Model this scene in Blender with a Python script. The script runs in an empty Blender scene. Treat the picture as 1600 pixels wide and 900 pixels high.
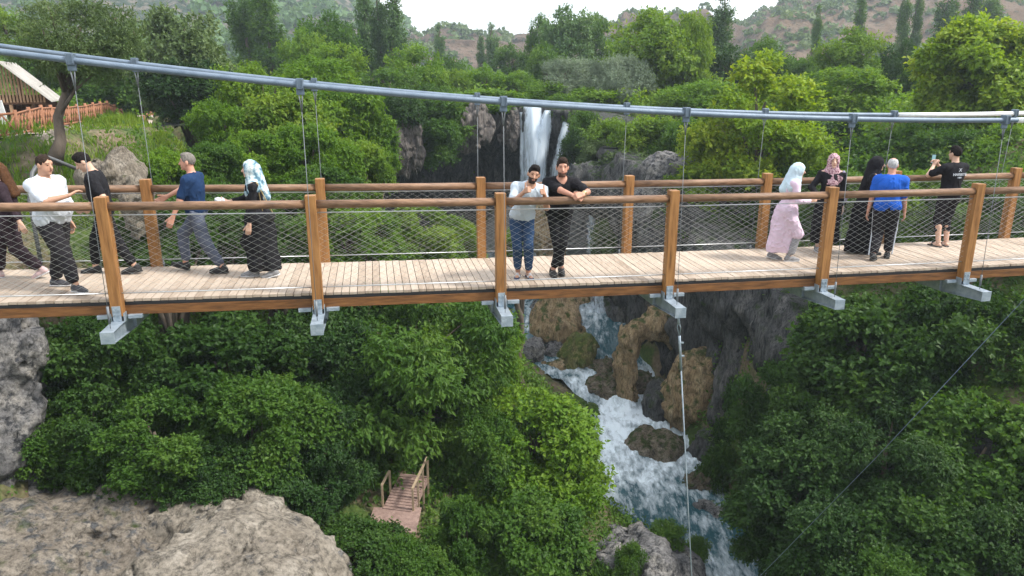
import bpy, math, random
import numpy as np
from mathutils import Vector, Matrix

scene = bpy.context.scene
COL = scene.collection
R = math.radians
RNG = np.random.default_rng(7)

# ------------------------------------------------------------------ camera
CAM_H, PITCH, FPX = 2.7963, 0.2765, 1139.58
cam_d = bpy.data.cameras.new('camera')
cam = bpy.data.objects.new('camera', cam_d)
COL.objects.link(cam)
cam.location = (0, 0, CAM_H)
cam.rotation_euler = (math.pi / 2 - PITCH, 0, 0)
cam_d.sensor_width = 36.0
cam_d.lens = FPX / 1600 * 36.0
cam_d.clip_end = 6000
scene.camera = cam
_c, _s = math.cos(PITCH), math.sin(PITCH)


def at(px, py, Y):
    """World point seen at photo pixel (px, py) at forward distance Y."""
    u, v = (px - 800) / FPX, (py - 450) / FPX
    t = Y / (_c - v * _s)
    return (u * t, Y, CAM_H + (-_s - v * _c) * t)


# ------------------------------------------------------------------ objects
def tag(o, label=None, cat=None, group=None, kind=None):
    if label: o['label'] = label
    if cat: o['category'] = cat
    if group: o['group'] = group
    if kind: o['kind'] = kind
    return o


def empty(name, loc=(0, 0, 0), rz=0):
    o = bpy.data.objects.new(name, None)
    o.empty_display_size = 0.2
    COL.objects.link(o)
    o.location = loc
    o.rotation_euler = (0, 0, rz)
    return o


def link(name, me, parent=None):
    o = bpy.data.objects.new(name, me)
    COL.objects.link(o)
    if parent is not None:
        o.parent = parent
    return o


def np_mesh(name, V, F, mats, midx=None, smooth=True, attrs=None):
    """Mesh from arrays; F is (n,3) or (n,4)."""
    me = bpy.data.meshes.new(name)
    V = np.ascontiguousarray(V, dtype=np.float32)
    F = np.ascontiguousarray(F, dtype=np.int32)
    n, k = F.shape
    me.vertices.add(len(V)); me.vertices.foreach_set('co', V.ravel())
    me.loops.add(n * k); me.loops.foreach_set('vertex_index', F.ravel())
    me.polygons.add(n)
    me.polygons.foreach_set('loop_start', np.arange(0, n * k, k, dtype=np.int32))
    me.polygons.foreach_set('use_smooth', np.full(n, bool(smooth)))
    for m in (mats if isinstance(mats, (list, tuple)) else [mats]):
        me.materials.append(m)
    if midx is not None:
        me.polygons.foreach_set('material_index', np.ascontiguousarray(midx, dtype=np.int32))
    for an, av in (attrs or {}).items():
        a = me.attributes.new(an, 'FLOAT', 'POINT')
        a.data.foreach_set('value', np.ascontiguousarray(av, dtype=np.float32))
    me.update(calc_edges=True)
    return me


class MB:
    """Collects boxes, tubes and prisms for ONE mesh."""
    def __init__(self):
        self.v, self.f, self.m, self.sm = [], [], [], []

    def add(self, vs, fs, m=0, smooth=False):
        b = len(self.v)
        self.v += [tuple(p) for p in vs]
        self.f += [tuple(i + b for i in q) for q in fs]
        self.m += [m] * len(fs)
        self.sm += [smooth] * len(fs)

    def hexa(self, p, m=0):
        """8 corners: bottom 4 (ccw), top 4."""
        self.add(p, [(3, 2, 1, 0), (4, 5, 6, 7), (0, 1, 5, 4), (1, 2, 6, 5), (2, 3, 7, 6), (3, 0, 4, 7)], m)

    def box(self, c, s, m=0, M=None):
        x, y, z = s[0] / 2, s[1] / 2, s[2] / 2
        p = [(-x, -y, -z), (x, -y, -z), (x, y, -z), (-x, y, -z), (-x, -y, z), (x, -y, z), (x, y, z), (-x, y, z)]
        if M is not None:
            p = [tuple(M @ Vector(q)) for q in p]
        self.hexa([(q[0] + c[0], q[1] + c[1], q[2] + c[2]) for q in p], m)

    def beam(self, a, b, w, h, m=0, up=(0, 0, 1)):
        a, b = Vector(a), Vector(b)
        d = (b - a).normalized()
        s = d.cross(Vector(up))
        if s.length < 1e-5: s = Vector((1, 0, 0))
        s.normalize(); u = s.cross(d)
        s *= w / 2; u *= h / 2
        self.hexa([a - s - u, a + s - u, b + s - u, b - s - u, a - s + u, a + s + u, b + s + u, b - s + u], m)

    def tube(self, pts, r, n=8, m=0, cap=True):
        pts = [Vector(p) for p in pts]
        rs = r if isinstance(r, (list, tuple)) else [r] * len(pts)
        vs, fs = [], []
        up = None
        for i, p in enumerate(pts):
            d = (pts[min(i + 1, len(pts) - 1)] - pts[max(i - 1, 0)])
            d = d.normalized() if d.length > 1e-9 else Vector((0, 0, 1))
            if up is None:
                up = d.orthogonal().normalized()
            s = d.cross(up)
            if s.length < 1e-6: s = d.orthogonal()
            s.normalize(); up = s.cross(d).normalized()
            for k in range(n):
                t = 2 * math.pi * k / n
                vs.append(p + (s * math.cos(t) + up * math.sin(t)) * rs[i])
        for i in range(len(pts) - 1):
            for k in range(n):
                k2 = (k + 1) % n
                fs.append((i * n + k, i * n + k2, (i + 1) * n + k2, (i + 1) * n + k))
        if cap:
            fs.append(tuple(range(n - 1, -1, -1)))
            fs.append(tuple((len(pts) - 1) * n + k for k in range(n)))
        self.add(vs, fs, m, n > 4)

    def build(self, name, mats, parent=None, bevel=0):
        me = bpy.data.meshes.new(name)
        me.from_pydata(self.v, [], self.f)
        for mt in (mats if isinstance(mats, (list, tuple)) else [mats]):
            me.materials.append(mt)
        me.polygons.foreach_set('material_index', self.m)
        me.polygons.foreach_set('use_smooth', self.sm)
        me.update()
        o = link(name, me, parent)
        if bevel:
            b = o.modifiers.new('bevel', 'BEVEL'); b.width = bevel; b.segments = 2
            b.limit_method = 'ANGLE'; b.angle_limit = R(50)
        return o


# ------------------------------------------------------------------ noise (numpy)
def _hash(ix, iy, iz, seed):
    h = (ix.astype(np.int64) * 374761393 + iy.astype(np.int64) * 668265263 + iz.astype(np.int64) * 2147483647 + seed * 974711) & 0xFFFFFFFF
    h = ((h ^ (h >> 13)) * 1274126177) & 0xFFFFFFFF
    h = h ^ (h >> 16)
    return (h & 0xFFFF).astype(np.float32) / 32767.5 - 1.0


def vnoise(x, y, z, seed=0):
    xi, yi, zi = np.floor(x), np.floor(y), np.floor(z)
    fx, fy, fz = x - xi, y - yi, z - zi
    fx = fx * fx * (3 - 2 * fx); fy = fy * fy * (3 - 2 * fy); fz = fz * fz * (3 - 2 * fz)
    xi, yi, zi = xi.astype(np.int64), yi.astype(np.int64), zi.astype(np.int64)
    r = 0
    for dx in (0, 1):
        wx = fx if dx else 1 - fx
        for dy in (0, 1):
            wy = fy if dy else 1 - fy
            for dz in (0, 1):
                wz = fz if dz else 1 - fz
                r = r + _hash(xi + dx, yi + dy, zi + dz, seed) * wx * wy * wz
    return r


def fbm(x, y, z, oct=4, seed=0, gain=0.5):
    x, y, z = np.broadcast_arrays(np.asarray(x, float), np.asarray(y, float), np.asarray(z, float))
    r, a, f = 0, 1.0, 1.0
    for o in range(oct):
        r = r + a * vnoise(x * f + 17.3 * o, y * f - 9.1 * o, z * f + 4.7 * o, seed + o)
        a *= gain; f *= 2.03
    return r


def sstep(a, b, x):
    t = np.clip((x - a) / (b - a), 0, 1)
    return t * t * (3 - 2 * t)


# ------------------------------------------------------------------ surface nets
_EDG = [(0, 1), (2, 3), (4, 5), (6, 7), (0, 2), (1, 3), (4, 6), (5, 7), (0, 4), (1, 5), (2, 6), (3, 7)]


def snets(F, org, h):
    nx, ny, nz = F.shape
    ins = F < 0
    cnt = np.zeros((nx - 1, ny - 1, nz - 1), np.int8)
    offs = [(a, b, c) for c in (0, 1) for b in (0, 1) for a in (0, 1)]
    for a, b, c in offs:
        cnt += ins[a:nx - 1 + a, b:ny - 1 + b, c:nz - 1 + c]
    act = (cnt > 0) & (cnt < 8)
    I = np.argwhere(act)
    vid = np.full(act.shape, -1, np.int64)
    vid[act] = np.arange(len(I))
    O = np.array(offs)
    vals = np.stack([F[I[:, 0] + o[0], I[:, 1] + o[1], I[:, 2] + o[2]] for o in offs], 1)
    P = np.zeros((len(I), 3)); N = np.zeros(len(I))
    for a, b in _EDG:
        fa, fb = vals[:, a], vals[:, b]
        cr = (fa < 0) != (fb < 0)
        t = np.where(cr, fa / np.where(cr, fa - fb, 1), 0)
        p = O[a] + t[:, None] * (O[b] - O[a])
        P[cr] += p[cr]; N[cr] += 1
    V = (I + P / N[:, None]) * h + np.asarray(org)
    Q = []
    for ax in range(3):
        sl0 = [slice(None)] * 3; sl1 = [slice(None)] * 3
        sl0[ax] = slice(0, -1); sl1[ax] = slice(1, None)
        s0, s1 = ins[tuple(sl0)], ins[tuple(sl1)]
        E = np.argwhere(s0 != s1)
        b, c = [(1, 2), (2, 0), (0, 1)][ax]
        ok = (E[:, b] > 0) & (E[:, c] > 0) & (E[:, b] < F.shape[b] - 1) & (E[:, c] < F.shape[c] - 1)
        E = E[ok]
        def cell(db, dc):
            q = E.copy(); q[:, b] -= db; q[:, c] -= dc
            return vid[q[:, 0], q[:, 1], q[:, 2]]
        q = np.stack([cell(1, 1), cell(0, 1), cell(0, 0), cell(1, 0)], 1)
        flip = ~s0[E[:, 0], E[:, 1], E[:, 2]]
        q[flip] = q[flip][:, ::-1]
        Q.append(q)
    Q = np.concatenate(Q)
    return V, Q[(Q >= 0).all(1)]


# ------------------------------------------------------------------ materials
def new_mat(name):
    m = bpy.data.materials.new(name)
    m.use_nodes = True
    nt = m.node_tree
    nt.nodes.clear()
    out = nt.nodes.new('ShaderNodeOutputMaterial')
    return m, nt, out


def N(nt, typ, **kw):
    n = nt.nodes.new(typ)
    for k, v in kw.items():
        if k.startswith('i_'):
            n.inputs[k[2:].replace('_', ' ')].default_value = v
        else:
            setattr(n, k, v)
    return n


def ramp(nt, fac, stops):
    r = nt.nodes.new('ShaderNodeValToRGB')
    e = r.color_ramp.elements
    while len(e) < len(stops): e.new(0.5)
    for el, (p, c) in zip(e, stops):
        el.position = p; el.color = (*c, 1)
    nt.links.new(fac, r.inputs['Fac'])
    return r


def noisy(name, stops, scale=3.0, rough=0.8, bump=0.3, bscale=None, stretch=(1, 1, 1), metal=0.0, spec=0.3, detail=8, coord='Object', bdist=0.05):
    m, nt, out = new_mat(name)
    tc = N(nt, 'ShaderNodeTexCoord')
    mp = N(nt, 'ShaderNodeMapping'); mp.inputs['Scale'].default_value = stretch
    nt.links.new(tc.outputs[coord], mp.inputs['Vector'])
    nz = N(nt, 'ShaderNodeTexNoise', i_Scale=scale, i_Detail=detail, i_Roughness=0.62)
    nt.links.new(mp.outputs[0], nz.inputs['Vector'])
    rp = ramp(nt, nz.outputs['Fac'], stops)
    b = N(nt, 'ShaderNodeBsdfPrincipled', i_Roughness=rough, i_Metallic=metal)
    b.inputs['Specular IOR Level'].default_value = spec
    nt.links.new(rp.outputs[0], b.inputs['Base Color'])
    if bump:
        n2 = N(nt, 'ShaderNodeTexNoise', i_Scale=bscale or scale * 4, i_Detail=6)
        nt.links.new(mp.outputs[0], n2.inputs['Vector'])
        bp = N(nt, 'ShaderNodeBump', i_Strength=bump, i_Distance=bdist)
        nt.links.new(n2.outputs['Fac'], bp.inputs['Height'])
        nt.links.new(bp.outputs[0], b.inputs['Normal'])
    nt.links.new(b.outputs[0], out.inputs['Surface'])
    return m


def plain(name, c, rough=0.6, metal=0.0, spec=0.4, var=0.12, scale=12, bump=0.15):
    lo = tuple(x * (1 - var) for x in c); hi = tuple(min(1, x * (1 + var)) for x in c)
    return noisy(name, [(0.3, lo), (0.7, hi)], scale, rough, bump, metal=metal, spec=spec, detail=4, bdist=0.01)


def leaf_mat(name, dark, mid, light, trans=0.42, tcol=None):
    m, nt, out = new_mat(name)
    at_ = N(nt, 'ShaderNodeAttribute', attribute_name='var')
    oi = N(nt, 'ShaderNodeObjectInfo')
    ad = N(nt, 'ShaderNodeMath', operation='MULTIPLY_ADD'); ad.inputs[1].default_value = 0.22
    nt.links.new(oi.outputs['Random'], ad.inputs[0]); nt.links.new(at_.outputs['Fac'], ad.inputs[2])
    rp = ramp(nt, ad.outputs[0], [(0.1, dark), (0.55, mid), (1.0, light)])
    b = N(nt, 'ShaderNodeBsdfPrincipled', i_Roughness=0.5)
    b.inputs['Specular IOR Level'].default_value = 0.2
    nt.links.new(rp.outputs[0], b.inputs['Base Color'])
    t = N(nt, 'ShaderNodeBsdfTranslucent')
    mx = N(nt, 'ShaderNodeMix', data_type='RGBA', blend_type='MULTIPLY'); mx.inputs['Factor'].default_value = 1
    nt.links.new(rp.outputs[0], mx.inputs['A'])
    mx.inputs['B'].default_value = (*(tcol or (1.7, 1.6, 0.6)), 1)
    nt.links.new(mx.outputs['Result'], t.inputs['Color'])
    ms = N(nt, 'ShaderNodeMixShader'); ms.inputs[0].default_value = trans
    nt.links.new(b.outputs[0], ms.inputs[1]); nt.links.new(t.outputs[0], ms.inputs[2])
    nt.links.new(ms.outputs[0], out.inputs['Surface'])
    return m


# ------------------------------------------------------------------ render settings, sky, sun
SUN_EL, SUN_AZ = R(50), R(102)          # azimuth from +Y towards +X
scene.render.engine = 'CYCLES'
cy = scene.cycles
cy.use_denoising = True
cy.max_bounces = 6; cy.diffuse_bounces = 3; cy.glossy_bounces = 2
cy.transmission_bounces = 4; cy.transparent_max_bounces = 12; cy.volume_bounces = 1
cy.caustics_reflective = False; cy.caustics_refractive = False
cy.sample_clamp_indirect = 6
scene.view_settings.view_transform = 'Standard'
scene.view_settings.look = 'None'
scene.view_settings.gamma = 1
scene.view_settings.exposure = 1.08

w = bpy.data.worlds.new('World'); scene.world = w
w.use_nodes = True
nt = w.node_tree; nt.nodes.clear()
sky = N(nt, 'ShaderNodeTexSky', sky_type='NISHITA')
sky.sun_disc = False; sky.sun_elevation = SUN_EL; sky.sun_rotation = SUN_AZ
sky.air_density = 1.0; sky.dust_density = 2.0; sky.ozone_density = 1.0
tc = N(nt, 'ShaderNodeTexCoord')
mp = N(nt, 'ShaderNodeMapping'); mp.inputs['Scale'].default_value = (1, 1, 3.2)
nt.links.new(tc.outputs['Generated'], mp.inputs['Vector'])
nz = N(nt, 'ShaderNodeTexNoise', i_Scale=2.6, i_Detail=7, i_Roughness=0.55)
nt.links.new(mp.outputs[0], nz.inputs['Vector'])
rp = ramp(nt, nz.outputs['Fac'], [(0.36, (0.35, 0.35, 0.35)), (0.56, (1, 1, 1))])
mx = N(nt, 'ShaderNodeMix', data_type='RGBA')
nt.links.new(rp.outputs[0], mx.inputs['Factor'])
nt.links.new(sky.outputs[0], mx.inputs['A'])
mx.inputs['B'].default_value = (8.6, 8.8, 9.1, 1)
bg = N(nt, 'ShaderNodeBackground', i_Strength=0.11)
nt.links.new(mx.outputs['Result'], bg.inputs['Color'])
wo = N(nt, 'ShaderNodeOutputWorld')
nt.links.new(bg.outputs[0], wo.inputs['Surface'])

sd = bpy.data.lights.new('sun', 'SUN'); sd.energy = 2.9; sd.angle = R(9); sd.color = (1, 0.95, 0.86)
so = bpy.data.objects.new('sun', sd); COL.objects.link(so)
sdir = Vector((math.sin(SUN_AZ) * math.cos(SUN_EL), math.cos(SUN_AZ) * math.cos(SUN_EL), math.sin(SUN_EL)))
so.rotation_euler = sdir.to_track_quat('Z', 'Y').to_euler()
so.location = (40, -10, 60)
# ------------------------------------------------------------------ suspension footbridge
TH = 0.1855
BE = (math.cos(TH), math.sin(TH)); BN = (-math.sin(TH), math.cos(TH))
BX0, BY0, BW, BA, BB, BS = -0.1595, 9.888, 1.8654, -0.034, 0.0047, 2.5


def bp(i, w, z=0.0):
    """Bridge point: bay station i, metres across w, height z above the deck."""
    return Vector((BX0 + BE[0] * BS * i + BN[0] * w, BY0 + BE[1] * BS * i + BN[1] * w, z + BA * i + BB * i * i))


def wood(name, c1, c2, stretch, rough=0.55, scale=3.0):
    return noisy(name, [(0.28, tuple(x * 0.5 for x in c1)), (0.42, c1), (0.55, tuple((a + b) / 2 for a, b in zip(c1, c2))), (0.72, c2)], scale, rough, 0.45, scale * 5, stretch, spec=0.35, bdist=0.008)


m_post = wood('post_timber', (0.22, 0.100, 0.032), (0.36, 0.180, 0.062), (8, 8, 0.7))
m_beam = wood('beam_timber', (0.12, 0.052, 0.018), (0.23, 0.102, 0.034), (0.7, 4, 9))
m_rail = wood('rail_timber', (0.15, 0.085, 0.05), (0.27, 0.16, 0.095), (0.8, 8, 8), 0.5)
m_plank = None
def plank_mat():
    m, nt, out = new_mat('plank_timber')
    at_ = N(nt, 'ShaderNodeAttribute', attribute_name='var')
    tc = N(nt, 'ShaderNodeTexCoord'); mp = N(nt, 'ShaderNodeMapping')
    mp.inputs['Rotation'].default_value = (0, 0, -TH); mp.inputs['Scale'].default_value = (14, 1.3, 6)
    nt.links.new(tc.outputs['Object'], mp.inputs['Vector'])
    nz = N(nt, 'ShaderNodeTexNoise', i_Scale=2.0, i_Detail=8, i_Roughness=0.65)
    nt.links.new(mp.outputs[0], nz.inputs['Vector'])
    n3 = N(nt, 'ShaderNodeTexNoise', i_Scale=1.1, i_Detail=5, i_Roughness=0.6)
    nt.links.new(tc.outputs['Object'], n3.inputs['Vector'])
    ad = N(nt, 'ShaderNodeMath', operation='MULTIPLY_ADD'); ad.inputs[1].default_value = 0.55
    ad.inputs[1].default_value = 0.32; nt.links.new(at_.outputs['Fac'], ad.inputs[0]); nt.links.new(nz.outputs['Fac'], ad.inputs[2])
    a2 = N(nt, 'ShaderNodeMath', operation='MULTIPLY_ADD'); a2.inputs[1].default_value = 0.7
    nt.links.new(n3.outputs['Fac'], a2.inputs[0]); nt.links.new(ad.outputs[0], a2.inputs[2])
    rp = ramp(nt, a2.outputs[0], [(0.5, (0.24, 0.180, 0.132)), (0.95, (0.39, 0.315, 0.250)), (1.35, (0.48, 0.405, 0.335))])
    a2.use_clamp = False
    mr = N(nt, 'ShaderNodeMapRange'); mr.inputs[1].default_value = 0.4; mr.inputs[2].default_value = 1.5
    nt.links.new(a2.outputs[0], mr.inputs[0])
    nt.links.new(mr.outputs[0], rp.inputs['Fac'])
    for e, p in zip(rp.color_ramp.elements, (0.1, 0.5, 0.9)): e.position = p
    b = N(nt, 'ShaderNodeBsdfPrincipled', i_Roughness=0.75); b.inputs['Specular IOR Level'].default_value = 0.25
    nt.links.new(rp.outputs[0], b.inputs['Base Color'])
    bpn = N(nt, 'ShaderNodeBump', i_Strength=0.3, i_Distance=0.006)
    nt.links.new(nz.outputs['Fac'], bpn.inputs['Height']); nt.links.new(bpn.outputs[0], b.inputs['Normal'])
    nt.links.new(b.outputs[0], out.inputs['Surface'])
    return m
m_plank = plank_mat()
m_galv = noisy('galvanised_steel', [(0.3, (0.22, 0.28, 0.34)), (0.7, (0.40, 0.46, 0.52))], 9, 0.45, 0.15, metal=0.45, spec=0.5)
m_cable = noisy('cable_steel', [(0.3, (0.105, 0.145, 0.20)), (0.7, (0.175, 0.225, 0.29))], 5, 0.5, 0.15, 60, metal=0.15, spec=0.4)
m_clamp = plain('clamp_steel', (0.13, 0.17, 0.22), 0.45, 0.5)
m_wire = plain('wire_steel', (0.55, 0.56, 0.57), 0.35, 0.5, bump=0)
m_wire2 = plain('rope_steel', (0.15, 0.165, 0.18), 0.55, 0.2, bump=0)
m_white = plain('white_sleeve', (0.72, 0.74, 0.75), 0.5)
m_black = plain('black_joist', (0.02, 0.02, 0.022), 0.7)

I0, I1 = -6, 8
bridge = empty('suspension_footbridge', bp(0, BW / 2))
tag(bridge, 'timber suspension footbridge with wire mesh railings hung from blue grey cables across the gorge', 'footbridge')
BINV = Matrix.Translation(-Vector(bridge.location))


def part(mb, name, mat, parent=bridge, bevel=0):
    if parent is bridge:
        off = Vector(bridge.location)
        mb.v = [tuple(Vector(p) - off) for p in mb.v]
    return mb.build(name, mat, parent, bevel)


# deck: planks laid across, one mesh
npl = int((I1 - I0) * BS / 0.105)
V, F, va = [], [], []
rr = random.Random(3)
for k in range(npl):
    ia = I0 + (k + 0.035) * 0.105 / BS; ib = I0 + (k + 0.955) * 0.105 / BS
    dz = rr.uniform(-0.003, 0.003); e = rr.uniform(-0.008, 0.008); e2 = rr.uniform(-0.008, 0.008)
    b0 = len(V)
    for z in (-0.035 + dz, dz):
        V += [bp(ia, 0.06 + e, z), bp(ib, 0.06 + e, z), bp(ib, BW - 0.06 + e2, z), bp(ia, BW - 0.06 + e2, z)]
    F += [[b0 + q for q in f] for f in ((3, 2, 1, 0), (4, 5, 6, 7), (0, 1, 5, 4), (1, 2, 6, 5), (2, 3, 7, 6), (3, 0, 4, 7))]
    va += [rr.random() if rr.random() > 0.12 else -0.3] * 8
V = np.array([tuple(v) for v in V]) - np.array(bridge.location)
link('deck', np_mesh('deck', V, np.array(F), m_plank, smooth=False, attrs={'var': va}), bridge)

mb = MB()   # black joists under the planks
for i in range(I0, I1):
    for wv in (0.085, BW / 2, BW - 0.085):
        mb.beam(bp(i, wv, -0.060), bp(i + 1, wv, -0.060), 0.05, 0.044)
part(mb, 'deck_joists', m_black)

for i in range(I0, I1):
    for side, wv in ((0, 0.10), (1, BW - 0.10)):
        mb = MB(); mb.beam(bp(i + 0.003, wv, -0.148), bp(i + 0.997, wv, -0.148), 0.10, 0.125); part(mb, 'edge_beam', m_beam, bevel=0.006)
    for wv, zr in ((0.0, 1.215), (BW, 1.175)):
        mb = MB(); mb.tube([bp(i + 0.027, wv, zr), bp(i + 0.5, wv, zr), bp(i + 0.973, wv, zr)], 0.054, 14)
        part(mb, 'handrail', m_rail)
        mb = MB()
        for z in (1.105, 0.095):
            mb.tube([bp(i + 0.02, wv, z), bp(i + 0.98, wv, z)], 0.0075, 6)
        part(mb, 'railing_wire', m_wire)
        # cable net: two families of zigzags forming lozenges
        mb = MB()
        n = 15; rows = 12
        z0, z1 = 0.10, 1.10; dz = (z1 - z0) / rows
        a0, a1 = i + 0.03, i + 0.97; du = (a1 - a0) / n
        for s in (0, 1):
            for k in range(n + rows):
                pts = []
                for q in range(rows + 1):
                    kk = k - q / 1.0 * 1.0
                    u = (k - q) if s == 0 else (k - rows + q)
                    if 0 <= u <= n:
                        pts.append(bp(a0 + u * du, wv + 0.004 * (1 if s else -1), z0 + q * dz))
                if len(pts) > 1:
                    mb.tube([pts[0], pts[-1]], 0.0015, 3, cap=False)
        part(mb, 'mesh_panel', m_wire)

for i in range(I0, I1 + 1):
    for sgn, wv in ((-1, 0.0), (1, BW)):
        mb = MB()
        a = bp(i, wv)
        M = Matrix.Rotation(TH, 3, 'Z')
        zt = 1.335 if sgn < 0 else 1.315
        mb.box((a.x, a.y, a.z + (zt - 0.20) / 2), (0.14, 0.14, zt + 0.20), 0, M)
        po = part(mb, 'post', m_post, bevel=0.007)
        # galvanised shoe clasping the foot of the post
        mb = MB()
        off = Vector(bridge.location)
        q = bp(i, wv + sgn * 0.076)
        mb.box((q.x, q.y, q.z - 0.19), (0.10, 0.012, 0.26), 0, M)
        for sx in (-1, 1):
            q2 = bp(i + sx * 0.075 / BS, wv); mb.box((q2.x, q2.y, q2.z - 0.22), (0.008, 0.13, 0.12), 0, M)
        for zz in (-0.11, -0.17, -0.25):
            for sx in (-0.028, 0.028):
                q3 = bp(i + sx / BS, wv + sgn * 0.086); mb.box((q3.x, q3.y, q3.z + zz), (0.02, 0.012, 0.02), 0, M)
        mb.v = [tuple(Vector(p) - off) for p in mb.v]
        mb.build('post_shoe', m_galv, po)
    # cross beam: tapered I section reaching out past both posts
    mb = MB()
    def xs(wa, wb, z0a, z1a, z0b, z1b, hw):
        mb.hexa([bp(i - hw / BS, wa, z0a), bp(i + hw / BS, wa, z0a), bp(i + hw / BS, wb, z0b), bp(i - hw / BS, wb, z0b),
                 bp(i - hw / BS, wa, z1a), bp(i + hw / BS, wa, z1a), bp(i + hw / BS, wb, z1b), bp(i - hw / BS, wb, z1b)])
    oe, tp = -0.50, -0.262
    for s, wa, wb in ((0, oe, 0.35), (1, BW - 0.35, BW - oe)):
        za, zb = (-0.40, -0.47) if s == 0 else (-0.47, -0.40)
        xs(wa, wb, tp - 0.012, tp, tp - 0.012, tp, 0.078)                 # top flange
        xs(wa + 0.004, wb - 0.004, za, tp - 0.0125, zb, tp - 0.0125, 0.045)   # boxed web
        xs(wa + 0.001, wb - 0.001, za - 0.013, za - 0.001, zb - 0.013, zb - 0.001, 0.074)
    xs(0.352, BW - 0.352, -0.48, tp - 0.002, -0.48, tp - 0.002, 0.085)
    for s, we in ((-1, oe), (1, BW - oe)):
        xs(min(we, we + s * 0.012), max(we, we + s * 0.012), -0.415, tp + 0.003, -0.415, tp + 0.003, 0.082)
    # horizontal lug plates beside the posts
    for s, wv in ((-1, 0.06), (1, BW - 0.06)):
        for sx in (-1, 1):
            q = bp(i + sx * 0.185 / BS, wv); mb.box((q.x, q.y, q.z - 0.226), (0.17, 0.12, 0.05), 0, Matrix.Rotation(TH, 3, 'Z'))
    part(mb, 'cross_beam', m_galv, bevel=0.004)


def cab(i): return 2.30 + 0.0245 * (3.1 - i) ** 2 - (0.0)
def cabf(i): return 2.27 + 0.0235 * (3.4 - i) ** 2
CW = 0.27
for s, wv, fz, last in ((-1, -CW, cab, 3.0), (1, BW + CW, cabf, 3.02)):
    mb = MB()
    mb.tube([bp(i / 4, wv, fz(i / 4)) for i in range(I0 * 4, I1 * 4 + 1)], 0.037, 12)
    co = part(mb, 'main_cable', m_cable)
    mb = MB()
    i_s = 3.08 if s < 0 else 3.03
    mb.tube([bp(i_s + k * (I1 - i_s) / 16, wv, fz(i_s + k * (I1 - i_s) / 16) + 0.001) for k in range(17)], 0.042, 12)
    mb.v = [tuple(Vector(p) - Vector(bridge.location)) for p in mb.v]
    mb.build('cable_sleeve', m_white, co)
    for i in range(I0, I1 + 1):
        mb = MB()
        top = bp(i, wv, fz(i) - 0.05); bot = bp(i, -0.36 if s < 0 else BW + 0.36, -0.26)
        fork = top + (bot - top) * 0.09
        mb.tube([fork, bot], 0.0042, 6)
        d = Vector((BE[0], BE[1], 0)) * 0.028
        mb.tube([top - d, fork], 0.008, 6); mb.tube([top + d, fork], 0.008, 6)
        mb.tube([bot + (top - bot) * 0.02, bot + (top - bot) * 0.09], 0.016, 8)
        su = part(mb, 'suspender', m_wire2)
        mb = MB()
        M = Matrix.Rotation(TH, 3, 'Z')
        c = bp(i, wv, fz(i) + 0.012)
        mb.box(c, (0.085, 0.10, 0.13), 0, M)
        mb.box((c.x, c.y, c.z - 0.095), (0.095, 0.03, 0.07), 0, M)
        for sx in (-0.03, 0.03):
            q = c + Vector((BE[0] * sx + BN[0] * -0.055, BE[1] * sx + BN[1] * -0.055, 0)); mb.box(q, (0.016, 0.012, 0.10), 0, M)
        mb.v = [tuple(Vector(p) - Vector(bridge.location)) for p in mb.v]
        mb.build('cable_clamp', m_clamp, su, 0.006)
    mb = MB()
    wc = 0.55 if s < 0 else BW - 0.55
    mb.tube([bp(i / 2, wc + (0 if i % 2 else (0.22 if s > 0 else -0.22)), -0.25) for i in range(I0 * 2, I1 * 2 + 1)], 0.008, 6)
    part(mb, 'wind_cable', m_galv)

# anchor rope hanging from the beam end, and the thin stay wire at the right
mb = MB()
p0 = bp(1, -0.44, -0.42)
end = Vector(at(1081, 905, 11.9))
ax = (end - p0)
mb.tube([p0, p0 + ax * 0.02], 0.02, 6)
for sx in (-1, 1):
    mb.tube([p0 + ax * 0.012, p0 + ax * 0.03 + Vector((0.025 * sx, 0, 0)), p0 + ax * 0.055], 0.008, 6)
mb.tube([p0 + ax * 0.055, p0 + ax * 0.16], 0.019, 8)
for k in (0.075, 0.115):
    mb.box(p0 + ax * k + Vector((0.02, 0, 0)), (0.075, 0.03, 0.02))
mb.tube([p0 + ax * 0.16, end, end + ax * 0.9], 0.0115, 6)
part(mb, 'anchor_rope', m_galv)
mb = MB()
a, b = Vector(at(1640, 425, 12.4)), Vector(at(1180, 908, 15.5))
mb.tube([a, a + (b - a) * 0.5 - Vector((0, 0, 0.10)), b, b + (b - a) * 0.2], 0.007, 5)
part(mb, 'stay_wire', m_clamp)
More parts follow.
